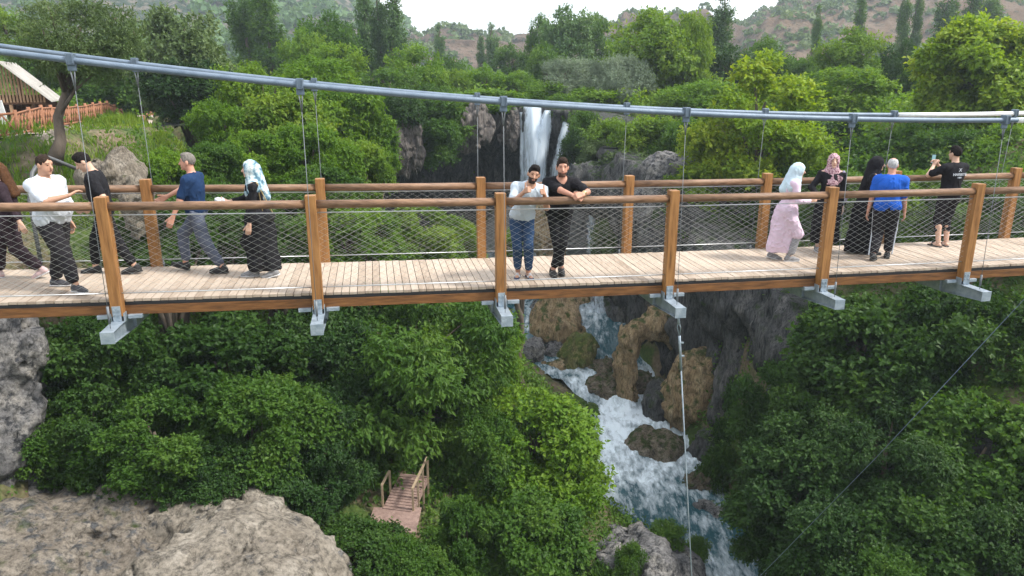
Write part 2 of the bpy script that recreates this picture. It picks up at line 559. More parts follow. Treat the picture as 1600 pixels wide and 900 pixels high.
# ------------------------------------------------------------------ people (signed-distance bodies meshed by surface nets)
class SDF:
    def __init__(self):
        self.p = []      # ('c',a,b,ra,rb,k) or ('e',c,R(3x3),radii,k)
        self.sub = []
        self.planes = []  # (point, normal): keep the side where (p-point).n < 0
        self.wr = None

    def cone(self, a, b, ra, rb, k=0.025):
        self.p.append(('c', np.array(a, float), np.array(b, float), ra, rb, k)); return self

    def ell(self, c, r, M=None, k=0.03):
        self.p.append(('e', np.array(c, float), np.array(M, float) if M is not None else np.eye(3), np.array(r, float), k)); return self

    def cut(self, pt, n):
        n = np.array(n, float); self.planes.append((np.array(pt, float), n / np.linalg.norm(n))); return self

    @staticmethod
    def _d(q, X):
        if q[0] == 'c':
            _, a, b, ra, rb, k = q
            ab = b - a; L = ab @ ab + 1e-12
            t = np.clip(((X[0] - a[0]) * ab[0] + (X[1] - a[1]) * ab[1] + (X[2] - a[2]) * ab[2]) / L, 0, 1)
            d = np.sqrt((X[0] - a[0] - t * ab[0]) ** 2 + (X[1] - a[1] - t * ab[1]) ** 2 + (X[2] - a[2] - t * ab[2]) ** 2)
            return d - (ra + (rb - ra) * t)
        _, c, M, r, k = q
        Y = [X[0] - c[0], X[1] - c[1], X[2] - c[2]]
        L = [M[0, j] * Y[0] + M[1, j] * Y[1] + M[2, j] * Y[2] for j in range(3)]
        n = np.sqrt((L[0] / r[0]) ** 2 + (L[1] / r[1]) ** 2 + (L[2] / r[2]) ** 2)
        g = np.sqrt((L[0] / r[0] ** 2) ** 2 + (L[1] / r[1] ** 2) ** 2 + (L[2] / r[2] ** 2) ** 2)
        return n * (n - 1) / (g + 1e-9)

    @staticmethod
    def _bb(q):
        if q[0] == 'c':
            r = max(q[3], q[4]); return np.minimum(q[1], q[2]) - r, np.maximum(q[1], q[2]) + r
        r = np.sqrt(((q[2] * q[3]) ** 2).sum(1)); return q[1] - r, q[1] + r

    def mesh(self, h):
        PAD = 0.045
        bb = [self._bb(q) for q in self.p]
        lo = np.min([b[0] for b in bb], 0) - 3 * h; hi = np.max([b[1] for b in bb], 0) + 3 * h
        n = np.ceil((hi - lo) / h).astype(int) + 1
        F = np.full(n, PAD, np.float32)
        ax = [lo[j] + h * np.arange(n[j]) for j in range(3)]

        def block(b):
            i0 = np.maximum(np.floor((b[0] - PAD - lo) / h).astype(int), 0)
            i1 = np.minimum(np.ceil((b[1] + PAD - lo) / h).astype(int) + 1, n)
            if (i1 <= i0).any(): return None, None
            sl = tuple(slice(a, c) for a, c in zip(i0, i1))
            X = (ax[0][sl[0]][:, None, None], ax[1][sl[1]][None, :, None], ax[2][sl[2]][None, None, :])
            return sl, X
        for q, b in zip(self.p, bb):
            sl, X = block(b)
            d = self._d(q, X); k = q[-1]; f = F[sl]
            hh = np.maximum(k - np.abs(f - d), 0) / k
            F[sl] = np.minimum(f, d) - hh * hh * k * 0.25
        X = (ax[0][:, None, None], ax[1][None, :, None], ax[2][None, None, :])
        if self.wr:
            amp, sc, sd_ = self.wr
            near = np.abs(F) < 0.04
            I = np.argwhere(near)
            P = lo + I * h
            n3 = fbm(P[:, 0] * sc * 1.3, P[:, 1] * sc * 1.3, P[:, 2] * sc * 0.9 + P[:, 0] * sc * 0.8, 2, sd_ + 7)
            F[near] -= amp * 1.1 * (np.maximum(0, 0.22 - np.abs(n3)) / 0.22) ** 1.5
            F[near] += amp * (vnoise(P[:, 0] * sc, P[:, 1] * sc, P[:, 2] * sc * 0.6, sd_) + 0.5 * vnoise(P[:, 0] * sc * 2.3, P[:, 1] * sc * 2.3, P[:, 2] * sc * 1.1, sd_ + 1))
        for q in self.sub:
            sl, XX = block(self._bb(q))
            if sl is None: continue
            F[sl] = np.maximum(F[sl], -self._d(q, XX))
        for pt, nn in self.planes:
            F = np.maximum(F, (X[0] - pt[0]) * nn[0] + (X[1] - pt[1]) * nn[1] + (X[2] - pt[2]) * nn[2])
        return snets(F, lo, h)


def rotz(a):
    c, s = math.cos(a), math.sin(a); return np.array([[c, -s, 0], [s, c, 0], [0, 0, 1.0]])


def rotx(a):
    c, s = math.cos(a), math.sin(a); return np.array([[1, 0, 0], [0, c, -s], [0, s, c.real if False else c]])


def roty(a):
    c, s = math.cos(a), math.sin(a); return np.array([[c, 0, s], [0, 1, 0], [-s, 0, c]])


def ik(A, B, l1, l2, hint):
    A, B = np.array(A, float), np.array(B, float)
    d = B - A; L = np.linalg.norm(d)
    if L > (l1 + l2) * 0.999:
        B = A + d / L * (l1 + l2) * 0.999; d = B - A; L = np.linalg.norm(d)
    u = d / L; hint = np.array(hint, float); p = hint - u * (hint @ u); p /= np.linalg.norm(p) + 1e-9
    x = (l1 * l1 - l2 * l2 + L * L) / (2 * L); y = math.sqrt(max(l1 * l1 - x * x, 0))
    return A + u * x + p * y, B


SKINS = {}
def skin(name, c):
    if name not in SKINS:
        SKINS[name] = plain('skin_' + name, c, 0.5, 0, 0.35, 0.06, 20, 0.05)
    return SKINS[name]


m_eye = plain('eye_dark', (0.09, 0.05, 0.038), 0.3, bump=0)
m_brow = plain('brow', (0.12, 0.065, 0.045), 0.6, bump=0)
m_lip = plain('lip', (0.30, 0.11, 0.09), 0.5, bump=0)
def cloth(name, c, rough=0.9, var=0.10, scale=9):
    return noisy('cloth_' + name, [(0.3, tuple(x * (1 - var) for x in c)), (0.7, tuple(min(1, x * (1 + var)) for x in c))], scale, rough, 0.35, 22, spec=0.15, detail=5, bdist=0.012)


def hand(S, wr, d, pn, side, kind='relax', sc=1.0):
    """Five separate fingers from a palm. d along the hand, pn out of the palm, side +1 = thumb towards d x pn."""
    d = d / np.linalg.norm(d); pn = pn - d * (pn @ d); pn /= np.linalg.norm(pn)
    t = np.cross(d, pn) * side
    palm = 0.088 * sc
    offs = [0.030, 0.010, -0.010, -0.029]
    ln = [0.070, 0.078, 0.072, 0.056]
    curl = {'relax': (0.35, 0.45), 'fist': (1.5, 1.5), 'hold': (0.9, 0.9), 'flat': (0.1, 0.15)}[kind]
    for o, L in zip(offs, ln):
        kn = wr + d * palm + t * o * sc
        S.cone(wr + t * o * 0.6 * sc, kn, 0.0150 * sc, 0.0125 * sc, 0.012)
        a1, a2 = curl[0], curl[0] + curl[1]
        m = kn + (d * math.cos(a1) + pn * math.sin(a1)) * L * 0.52 * sc
        e = m + (d * math.cos(a2) + pn * math.sin(a2)) * L * 0.48 * sc
        S.cone(kn, m, 0.0100 * sc, 0.0090 * sc, 0.004); S.cone(m, e, 0.0090 * sc, 0.0075 * sc, 0.004)
    b = wr + d * 0.030 * sc + t * 0.024 * sc
    if kind == 'fist':
        tv = t * 1.0 + d * 0.10
    else:
        tv = t * 0.75 + d * 0.75 + pn * 0.25
    tv = tv / np.linalg.norm(tv)
    S.cone(wr + d * 0.015, b + t * 0.008, 0.016 * sc, 0.0135 * sc, 0.01)
    S.cone(b + t * 0.008, b + tv * 0.040 * sc, 0.0135 * sc, 0.0115 * sc, 0.006)
    tv2 = tv if kind == 'fist' else (tv + d * 0.6) / np.linalg.norm(tv + d * 0.6)
    S.cone(b + tv * 0.040 * sc, b + tv * 0.040 * sc + tv2 * 0.034 * sc, 0.0115 * sc, 0.0095 * sc, 0.004)


def make_person(label, i, wv, yaw, height, P, W, group=None):
    """P pose, W wardrobe. Local frame: faces -y, +x is the person's left, metres for a 1.75 m body."""
    sc = height / 1.75
    base = bp(i, wv, 0.001)
    g = lambda k, dflt: P.get(k, dflt)
    fat = W.get('fat', 0.0); fem = W.get('fem', 0.0)
    pel = np.array(g('pelvis', (0, 0, 0.93)), float)
    RT = rotz(g('twist', 0)) @ roty(g('side', 0)) @ rotx(g('lean', 0.03))     # lean > 0 forwards
    RP = rotz(g('ptwist', 0))
    chest = pel + RT @ np.array([0, 0.01, 0.36]); neck = pel + RT @ np.array([0, 0.015, 0.535])
    RH = rotz(g('hyaw', 0)) @ rotx(g('hpitch', 0)) @ roty(g('hroll', 0))
    head = neck + RT @ np.array([0, -0.015, 0.065]) + RH @ np.array([0, -0.025, 0.095])
    shw = 0.185 - 0.02 * fem + 0.02 * fat
    J = {}
    S = SDF()
    # torso
    S.ell(pel + RP @ np.array([0, 0, 0.02]), (0.155 + 0.05 * fat, 0.105 + 0.06 * fat, 0.12), RP)
    S.ell(pel + RT @ np.array([0, -0.01 - 0.05 * fat, 0.17]), (0.135 + 0.07 * fat, 0.100 + 0.10 * fat, 0.16), RT, 0.06)
    S.ell(chest, (0.150 + 0.03 * fat, 0.108 + 0.04 * fat, 0.185), RT, 0.06)
    for s in (-1, 1):
        S.cone(neck + RT @ np.array([0, 0.01, -0.05]), chest + RT @ np.array([s * shw * 0.95, 0, 0.105]), 0.055, 0.062, 0.05)
    S.cone(neck + RT @ np.array([0, 0.0, -0.03]), head + RH @ np.array([0, 0.02, -0.05]), 0.058 + 0.01 * fat, 0.052 + 0.01 * fat, 0.02)
    # head with face
    S.ell(head + RH @ np.array([0, 0.012, 0.025]), (0.076, 0.096, 0.094), RH, 0.02)
    S.ell(head + RH @ np.array([0, -0.022, -0.045]), (0.060 + 0.01 * fat, 0.068, 0.072), RH, 0.03)
    S.cone(head + RH @ np.array([0, -0.082, 0.012]), head + RH @ np.array([0, -0.108, -0.030]), 0.010, 0.015, 0.012)
    S.cone(head + RH @ np.array([-0.035, -0.070, 0.030]), head + RH @ np.array([0.035, -0.070, 0.030]), 0.013, 0.013, 0.02)
    S.ell(head + RH @ np.array([0, -0.080, -0.062]), (0.024, 0.014, 0.012), RH, 0.01)
    S.ell(head + RH @ np.array([0, -0.072, -0.100]), (0.022, 0.018, 0.016), RH, 0.02)
    for s in (-1, 1):
        S.ell(head + RH @ np.array([s * 0.078, 0.012, -0.010]), (0.012, 0.022, 0.034), RH, 0.008)
    # arms
    T = SDF(); T.wr = (0.0085, 8, 3)          # top garment
    to = W.get('ease', 0.016)
    for nm, s in (('R', -1), ('L', 1)):
        sh = chest + RT @ np.array([s * shw, 0.0, 0.095])
        tgt = np.array(g('wr' + nm, (s * 0.27, -0.03, 0.80)), float)
        el, wr = ik(sh, tgt, 0.285, 0.255, g('el' + nm, (s * 0.5, 1, -0.2)))
        J['sh' + nm], J['el' + nm], J['wr' + nm] = sh, el, wr
        S.cone(sh, el, 0.052 + 0.012 * fat - 0.008 * fem, 0.041 + 0.006 * fat - 0.005 * fem, 0.03)
        S.cone(el, wr, 0.042 + 0.006 * fat - 0.005 * fem, 0.027, 0.015)
        fd = wr - el; fd = fd / np.linalg.norm(fd)
        hd = np.array(g('hd' + nm, fd), float)
        pn = np.array(g('pn' + nm, (-s, 0, 0)), float)
        hand(S, wr + fd * 0.01, hd, pn, g('th' + nm, -s), g('hk' + nm, 'relax'), 1.08 - 0.06 * fem)
        sl = W.get('sleeve', 0.75)           # share of the arm covered (0..2)
        if sl > 0:
            if sl <= 1:
                e = sh + (el - sh) * sl
                T.cone(sh, e, 0.064 + 0.012 * fat, 0.060 + 0.010 * fat, 0.03)
            else:
                e = el + (wr - el) * (sl - 1)
                T.cone(sh, el, 0.064, 0.055, 0.03); T.cone(el, e, 0.055, 0.046, 0.02)
    # legs
    B = SDF(); B.wr = (0.009, 9, 11)
    lz = W.get('trouser_end', 0.09)
    lo = W.get('leg_ease', 0.022)
    feet = {}
    for nm, s in (('R', -1), ('L', 1)):
        hip = pel + RP @ np.array([s * 0.088, 0, -0.02])
        ank = np.array(g('an' + nm, (s * 0.10, 0, 0.085)), float)
        fy = g('fy' + nm, -s * -0.15 * -1); fp = g('fp' + nm, 0.0)
        kn, ank = ik(hip, ank, 0.425, 0.425, g('kn' + nm, (0, -1, 0)))
        J['hip' + nm], J['kn' + nm], J['an' + nm] = hip, kn, ank
        S.cone(hip, kn, 0.082 + 0.02 * fat, 0.056 + 0.008 * fat, 0.03)
        S.cone(kn, kn + (ank - kn) * 0.35 + np.array([0, 0.01, 0]), 0.056 + 0.006 * fat, 0.054, 0.02)
        S.cone(kn + (ank - kn) * 0.35 + np.array([0, 0.01, 0]), ank, 0.054, 0.037, 0.02)
        RF = rotz(fy) @ rotx(fp)
        fo = lambda x, y, z: ank + RF @ np.array([x, y, z])
        S.cone(fo(0, 0.035, -0.05), fo(0, -0.06, -0.052), 0.032, 0.030, 0.02)
        S.cone(fo(0, -0.06, -0.052), fo(0, -0.145, -0.062), 0.036, 0.024, 0.02)
        feet[nm] = (ank, RF)
        B.cone(hip, kn, 0.082 + 0.02 * fat + lo, 0.060 + 0.008 * fat + lo, 0.03)
        end = ank + (kn - ank) * lz / 0.42
        B.cone(kn, end, 0.060 + 0.006 * fat + lo, 0.046 + lo * W.get('hem_ease', 0.9), 0.02)
        B.cut(ank + (kn - ank) * lz / 0.42, (ank - kn)) if W.get('cut_hem', False) else None
    B.ell(pel + RP @ np.array([0, 0, 0.01]), (0.165 + 0.05 * fat, 0.118 + 0.06 * fat, 0.125), RP)
    # top garment: torso
    T.ell(chest, (0.158 + to + 0.03 * fat, 0.116 + to + 0.04 * fat, 0.20), RT, 0.05)
    T.ell(pel + RT @ np.array([0, -0.01 - 0.05 * fat, 0.17]), (0.142 + to + 0.07 * fat, 0.110 + to + 0.10 * fat, 0.20), RT, 0.06)
    T.cone(pel + RT @ np.array([-0.07, 0, 0.03]), pel + RT @ np.array([0.07, 0, 0.03]), 0.108 + to * 0.8 + 0.04 * fat, 0.108 + to * 0.8 + 0.04 * fat, 0.06)
    for s in (-1, 1):
        T.cone(neck + RT @ np.array([0, 0.012, -0.055]), chest + RT @ np.array([s * shw, 0, 0.10]), 0.062, 0.070, 0.05)
    hem = W.get('hem', -0.06)
    T.cut(pel + RT @ np.array([0, 0, hem]), -(RT @ np.array([0, 0, 1.0])))
    T.sub.append(('c', neck + RT @ np.array([0, -0.025 - 0.01 * W.get('vneck', 0), -0.035 - 0.02 * W.get('vneck', 0)]), head, 0.060 + 0.012 * fat, 0.105, 0.01))

    V, Q = S.mesh(0.0068)
    # face colouring by place on the head
    Cq = V[Q].mean(1); L = (Cq - head) @ RH
    mi = np.zeros(len(Q), np.int32)
    front = L[:, 1] < -0.045
    hair_m = W.get('hair_m')
    if W.get('beard'):
        bd = (L[:, 1] < 0.015) & (L[:, 2] < -0.045 + W.get('beard_h', 0.0)) & (L[:, 2] > -0.135) & (np.abs(L[:, 0]) < 0.085)
        bd &= ~((np.abs(L[:, 0]) < 0.022) & (L[:, 2] > -0.072) & (L[:, 2] < -0.050) & front) & (np.linalg.norm(Cq - head, axis=1) < 0.16)
        mi[bd] = 5
    for s in (-1, 1):
        mi[front & (np.hypot((L[:, 0] - s * 0.031) / 0.012, (L[:, 2] - 0.006) / 0.0062) < 1)] = 1
        mi[front & (np.abs(L[:, 0] - s * 0.033) < 0.017) & (np.abs(L[:, 2] - 0.031) < 0.0042)] = 4
    mi[front & (np.hypot(L[:, 0] / 0.022, (L[:, 2] + 0.062) / 0.0075) < 1)] = 3
    me = np_mesh('person', V * sc, Q, [skin(*W.get('skin', ('tan', (0.46, 0.26, 0.175)))), m_eye, hair_m or m_eye, m_lip, m_brow, plain('beard', W['beard'], 0.8, 0, 0.1, 0.3, 50, 0.2) if W.get('beard') else m_brow], mi)
    o = link('person', me)
    o.location = base; o.rotation_euler = (0, 0, yaw)
    tag(o, label, 'person', group)

    def wear(name, sdf, mat, h=0.010, fidx=None, mats=None):
        v, q = sdf.mesh(h)
        return link(name, np_mesh(name, v * sc, q, mats or mat, fidx(v, q) if fidx else None), o)
    J.update(pel=pel, chest=chest, neck=neck, head=head, RT=RT, RH=RH, RP=RP, feet=feet, sc=sc, wear=wear, o=o, T=T, B=B, S=S)
    if W.get('hair'):
        Hs = SDF(); Hs.wr = (0.004, 45, 5)
        Hs.ell(head + RH @ np.array([0, 0.016, 0.030]), (0.0800, 0.0985, 0.0965), RH, 0.02)
        if W['hair'] == 'long':
            for s in (-1, 0, 1):
                Hs.cone(head + RH @ np.array([s * 0.05, 0.07, 0.0]), chest + RT @ np.array([s * 0.075, 0.125, -0.02]), 0.055, 0.05, 0.04)
            Hs.sub.append(('e', head + RH @ np.array([0, -0.10, -0.05]), RH, np.array((0.066, 0.075, 0.115)), 0.01))
        else:
            tall = W.get('hair_top', 0.0)
            if tall:
                Hs.ell(head + RH @ np.array([0, -0.018, 0.098]), (0.058, 0.068, 0.026 + tall), RH, 0.03)
            nb = W.get('hair_low', -0.03)
            Hs.cut(head + RH @ np.array([0, 0, -0.020]), RH @ np.array([0, -0.75, -1.0]))
            Hs.cut(head + RH @ np.array([0, 0.0, nb - 0.045]), RH @ np.array([0, 0, -1.0]))
            Hs.sub.append(('e', head + RH @ np.array([0, -0.112, -0.020]), RH, np.array((0.080, 0.088, 0.093)), 0.01))
            if W.get('bald'):
                Hs.sub.append(('e', head + RH @ np.array([0, -0.05, 0.105]), RH, np.array((0.066, 0.12, 0.06)), 0.01))
        wear('hair', Hs, hair_m, 0.008)
    if W.get('top'):
        wear('shirt', T, W['top'], 0.010)
    if W.get('bottom'):
        if W.get('leg_top_cut', True):
            B.cut(pel + RP @ np.array([0, 0, 0.085]), (0, 0, 1))
        wear('trousers', B, W['bottom'], 0.010)
    if W.get('gown'):
        Gn = SDF(); Gn.wr = (0.012, 7, 21)
        gh = W['gown']
        bx = np.array(g('hemc', (pel[0], pel[1] + 0.02, 0)), float)
        zs = np.linspace(0, 1, 9)
        for q in range(8):
            def pt(t):
                return pel + (np.array([bx[0], bx[1], gh['hem']]) - pel) * t
            for ox in (-1, 1):
                ra = gh['r0'] + (gh['r1'] - gh['r0']) * zs[q]; rb = gh['r0'] + (gh['r1'] - gh['r0']) * zs[q + 1]
                sa = gh.get('sx0', 0.05) + (gh.get('sx1', 0.08) - gh.get('sx0', 0.05)) * zs[q]; sb = gh.get('sx0', 0.05) + (gh.get('sx1', 0.08) - gh.get('sx0', 0.05)) * zs[q + 1]
                Rr = rotz(gh.get('spread', 0))
                Gn.cone(pt(zs[q]) + Rr @ np.array([ox * sa, 0, 0]), pt(zs[q + 1]) + Rr @ np.array([ox * sb, 0, 0]), ra, rb, 0.05)
        Gn.p += T.p
        for nm in ('R', 'L'):
            Gn.cone(J['hip' + nm], J['kn' + nm], 0.12, 0.10, 0.06)
        Gn.cut((0, 0, gh['hem']), (0, 0, -1))
        Gn.cut(neck + RT @ np.array([0, 0, -0.005]), RT @ np.array([0, -0.4, 1.0]))
        wear('gown', Gn, gh['mat'], 0.011)
    if W.get('veil'):
        vl = W['veil']
        K = SDF(); K.wr = (0.006, 14, 31)
        K.ell(head + RH @ np.array([0, 0.016, 0.022]), (0.096, 0.114, 0.112), RH, 0.03)
        K.cone(head + RH @ np.array([0, 0.01, -0.03]), neck + RT @ np.array([0, 0.0, -0.02]), 0.092, 0.095, 0.04)
        K.cone(neck + RT @ np.array([0, -0.01, -0.03]), chest + RT @ np.array([0, -0.015, 0.03 - vl.get('len', 0)]), 0.105, 0.135, 0.06)
        for s in (-1, 1):
            K.cone(neck + RT @ np.array([0, 0.01, -0.03]), chest + RT @ np.array([s * 0.13, 0.01, 0.085 - vl.get('len', 0) * 0.5]), 0.085, 0.090, 0.05)
        if vl.get('back'):
            K.cone(head + RH @ np.array([0, 0.07, -0.02]), chest + RT @ np.array([0, 0.12, -vl['back']]), 0.085, 0.085, 0.05)
        K.sub.append(('e', head + RH @ np.array([0, -0.115, -0.022]), RH, np.array((0.057, 0.085, 0.086)), 0.01))
        wear('headscarf', K, vl['mat'], 0.009)
    if W.get('shoe'):
        sh = W['shoe']
        for nm in ('R', 'L'):
            ank, RF = feet[nm]
            fo = lambda x, y, z: ank + RF @ np.array([x, y, z])
            X = SDF()
            if sh.get('slipper'):
                X.cone(fo(0, 0.045, -0.078), fo(0, -0.155, -0.078), 0.038, 0.042, 0.02)
                X.cut(fo(0, 0, -0.066), RF @ np.array([0, 0, 1.0])); X.cut(fo(0, 0, -0.087), RF @ np.array([0, 0, -1.0]))
                so_ = wear('slipper', X, sh['mat'], 0.009)
                X = SDF()
                X.cone(fo(-0.036, -0.075, -0.062), fo(0, -0.085, -0.020), 0.012, 0.014, 0.01); X.cone(fo(0, -0.085, -0.020), fo(0.036, -0.075, -0.062), 0.014, 0.012, 0.01)
                X.cone(fo(-0.036, -0.105, -0.062), fo(0, -0.11, -0.028), 0.012, 0.014, 0.01); X.cone(fo(0, -0.11, -0.028), fo(0.036, -0.105, -0.062), 0.014, 0.012, 0.01)
                v, q = X.mesh(0.008)
                link('strap', np_mesh('strap', v * sc, q, sh['mat2'] if 'mat2' in sh else sh['mat']), so_)
                continue
            X.cone(fo(0, 0.035, -0.045), fo(0, -0.07, -0.047), 0.043, 0.042, 0.02)
            X.cone(fo(0, -0.07, -0.047), fo(0, -0.165, -0.060), 0.046, 0.032, 0.02)
            X.cone(fo(0, 0.02, -0.02), fo(0, 0.01, 0.0), 0.044, 0.044, 0.02)
            X.cut(fo(0, 0, -0.072), RF @ np.array([0, 0, -1.0]))
            so_ = wear('shoe', X, sh['mat'], 0.009)
            X = SDF()
            X.cone(fo(0, 0.040, -0.072), fo(0, -0.09, -0.072), 0.045, 0.048, 0.02); X.cone(fo(0, -0.09, -0.072), fo(0, -0.165, -0.070), 0.048, 0.036, 0.02)
            X.cut(fo(0, 0, -0.0715), RF @ np.array([0, 0, 1.0])); X.cut(fo(0, 0, -0.088), RF @ np.array([0, 0, -1.0]))
            v, q = X.mesh(0.008)
            link('sole', np_mesh('sole', v * sc, q, sh['sole']), so_)
    return J


def acc(J, name, sdf, mat, h=0.007, parent=None):
    v, q = sdf.mesh(h)
    return link(name, np_mesh(name, v * J['sc'], q, mat), parent or J['o'])


hair_black = plain('hair_black', (0.012, 0.010, 0.010), 0.85, 0, 0.12, var=0.4, scale=40, bump=0.4)
hair_brown = plain('hair_brown', (0.075, 0.036, 0.018), 0.85, 0, 0.12, var=0.4, scale=40, bump=0.4)
hair_dark = plain('hair_dark_brown', (0.030, 0.020, 0.015), 0.85, 0, 0.12, var=0.4, scale=40, bump=0.4)
hair_grey = plain('hair_grey', (0.17, 0.155, 0.14), 0.85, 0, 0.12, var=0.35, scale=40, bump=0.4)
hair_white = plain('hair_white', (0.42, 0.42, 0.43), 0.85, 0, 0.12, var=0.25, scale=40, bump=0.4)
c_white = cloth('white', (0.56, 0.60, 0.66), var=0.04)
c_paleblue = cloth('pale_blue', (0.48, 0.55, 0.62), var=0.05)
c_black = cloth('black', (0.014, 0.014, 0.017))
c_black2 = cloth('soft_black', (0.022, 0.020, 0.024))
c_navy = cloth('navy', (0.012, 0.032, 0.085))
c_denim = cloth('denim', (0.030, 0.060, 0.125), var=0.25)
c_greyjean = cloth('grey_denim', (0.085, 0.098, 0.135), var=0.2)
c_blue = cloth('royal_blue', (0.02, 0.10, 0.46))
c_pink = cloth('pale_pink', (0.60, 0.47, 0.58), var=0.06)
c_ltblue = cloth('light_blue', (0.48, 0.60, 0.68), var=0.06)
c_grey = cloth('grey', (0.25, 0.25, 0.27))
c_plum = cloth('dark_plum', (0.030, 0.020, 0.026), var=0.4, scale=40)
def pattern(name, a, b, c, scale):
    return noisy('cloth_' + name, [(0.40, a), (0.48, b), (0.60, c)], scale, 0.85, 0.3, 22, spec=0.15, detail=3, bdist=0.012)
c_scarf_blue = pattern('blue_print', (0.08, 0.16, 0.22), (0.24, 0.36, 0.43), (0.55, 0.60, 0.60), 11)
c_scarf_pink = pattern('pink_print', (0.12, 0.05, 0.07), (0.40, 0.23, 0.27), (0.52, 0.38, 0.40), 45)
m_sh_black = plain('shoe_black', (0.018, 0.018, 0.02), 0.6)
m_sh_navy = plain('shoe_navy', (0.02, 0.035, 0.09), 0.6)
m_sh_grey = plain('shoe_grey', (0.20, 0.20, 0.21), 0.7)
m_sole_w = plain('sole_white', (0.55, 0.55, 0.56), 0.6)
m_sole_k = plain('sole_black', (0.03, 0.03, 0.032), 0.7)
m_gold = plain('watch_metal', (0.55, 0.42, 0.22), 0.3, 0.8)
SK_T = ('tan', (0.44, 0.245, 0.165)); SK_R = ('ruddy', (0.50, 0.255, 0.18)); SK_F = ('fair', (0.54, 0.34, 0.25))
D90 = math.pi / 2

# 1 woman leaving the frame at the left
J = make_person('woman with long brown hair in a dark plum outfit leaving at the left', -2.655, 1.30, -D90 + TH + 0.1, 1.66,
    dict(pelvis=(0, 0, 0.90), lean=0.06, anL=(0.07, 0.30, 0.13), fpL=-0.45 * -1, anR=(-0.06, -0.30, 0.10), fpR=-0.15, wrL=(0.26, 0.22, 0.80), wrR=(-0.25, -0.2, 0.85), elL=(0.3, 1, 0), hyaw=0.1),
    dict(fem=1, hair='long', hair_m=hair_brown, top=c_plum, sleeve=1.7, hem=-0.14, bottom=c_plum, leg_ease=0.035, skin=SK_F, shoe=dict(mat=plain('shoe_pale_pink', (0.5, 0.36, 0.36)), sole=m_sole_w)))
# 2 heavy man in a white polo shirt
J = make_person('heavyset man in white polo shirt and black trousers walking right with one hand raised', -2.33, 0.60, D90 - 0.42 + TH, 1.80,
    dict(pelvis=(0, 0, 0.925), lean=-0.02, anL=(0.11, 0.24, 0.095), anR=(-0.11, -0.30, 0.09), fyR=-0.15, fyL=0.2, wrR=(-0.07, -0.36, 1.25), elR=(-1, 0.3, -0.6), hdR=(0.75, -0.25, 0.35), pnR=(0, -0.3, -1), hkR='relax',
         wrL=(0.31, 0.06, 0.86), hyaw=-0.05, hpitch=0.12),
    dict(fat=0.90, hair='short', hair_m=hair_dark, hair_top=0.0, top=c_white, sleeve=0.85, hem=-0.05, bottom=c_black2, leg_ease=0.032, skin=SK_T, beard=False,
         shoe=dict(mat=plain('shoe_charcoal', (0.05, 0.05, 0.06)), sole=m_sole_w)))
X = SDF(); n_, RTn = J['neck'], J['RT']
for s in (-1, 1):
    X.cone(n_ + RTn @ np.array([s * 0.075, 0.02, 0.012]), n_ + RTn @ np.array([s * 0.03, -0.105, -0.03]), 0.020, 0.016, 0.01)
X.cone(n_ + RTn @ np.array([-0.075, 0.02, 0.012]), n_ + RTn @ np.array([0, 0.075, 0.022]), 0.02, 0.02, 0.01)
X.cone(n_ + RTn @ np.array([0.075, 0.02, 0.012]), n_ + RTn @ np.array([0, 0.075, 0.022]), 0.02, 0.02, 0.01)
acc(J, 'collar', X, c_white)
# 3 young man in black
J = make_person('young man in black T-shirt and black trousers looking down as he walks left', -2.20, 1.45, -D90 + TH + 0.12, 1.80,
    dict(pelvis=(0, 0.02, 0.91), lean=0.16, anL=(0.09, 0.32, 0.10), fpL=0.10, anR=(-0.09, -0.22, 0.085), wrL=(0.17, -0.10, 0.98), elL=(0.6, 1, 0), wrR=(-0.22, -0.22, 0.95), hpitch=0.55, hyaw=0.05, fyL=0, fyR=0),
    dict(hair='short', hair_m=hair_black, hair_top=0.015, top=c_black, sleeve=0.78, hem=-0.08, bottom=c_black, leg_ease=0.015, skin=SK_F, shoe=dict(mat=m_sh_black, sole=m_sole_k)))
# 4 grey-haired man in navy
J = make_person('grey haired man in navy T-shirt and grey jeans striding left with both arms swinging', -1.69, 1.40, -D90 + TH - 0.12, 1.78,
    dict(pelvis=(0, 0, 0.895), lean=0.05, anL=(0.09, 0.30, 0.09), fpL=0.0, anR=(-0.08, -0.28, 0.115), fpR=-0.28, fyL=0, fyR=0, wrL=(0.27, -0.24, 0.86), elL=(0.4, 1, 0), wrR=(-0.18, -0.46, 1.08), elR=(-0.4, 1, -0.5), hyaw=0.05, twist=-0.1),
    dict(hair='short', hair_m=hair_grey, hair_top=0.004, top=c_navy, sleeve=0.8, hem=-0.02, bottom=c_greyjean, leg_ease=0.022, skin=SK_R, shoe=dict(mat=m_sh_black, sole=m_sole_k)))
# 5 woman in black with blue printed scarf
J = make_person('woman in long black gown and blue patterned headscarf walking left holding something white', -1.33, 1.02, -D90 + TH + 0.08, 1.70,
    dict(pelvis=(0, 0, 0.91), lean=0.05, anL=(0.07, 0.14, 0.10), fpL=0.25, anR=(-0.07, -0.14, 0.085), fyL=0, fyR=0, wrL=(0.22, -0.12, 0.83), elL=(0.6, 1, 0), wrR=(-0.10, -0.38, 1.13), elR=(-1, 0.4, -0.6), hdR=(0.2, -1, 0.1), pnR=(0.5, 0, 1), hkR='hold', hdL=(0, -0.2, -1)),
    dict(fem=1, sleeve=1.75, skin=SK_F, gown=dict(mat=c_black, hem=0.10, r0=0.14, r1=0.125, sx0=0.05, sx1=0.10, spread=D90), veil=dict(mat=c_scarf_blue, back=0.08, len=0.02), shoe=dict(mat=m_sh_grey, sole=m_sole_w)))
X = SDF(); q = J['wrR'] + np.array([0.03, -0.12, 0.03]); X.ell(q, (0.05, 0.06, 0.04)); X.ell(q + np.array([0.02, -0.05, 0.01]), (0.035, 0.03, 0.03)); X.wr = (0.008, 30, 2)
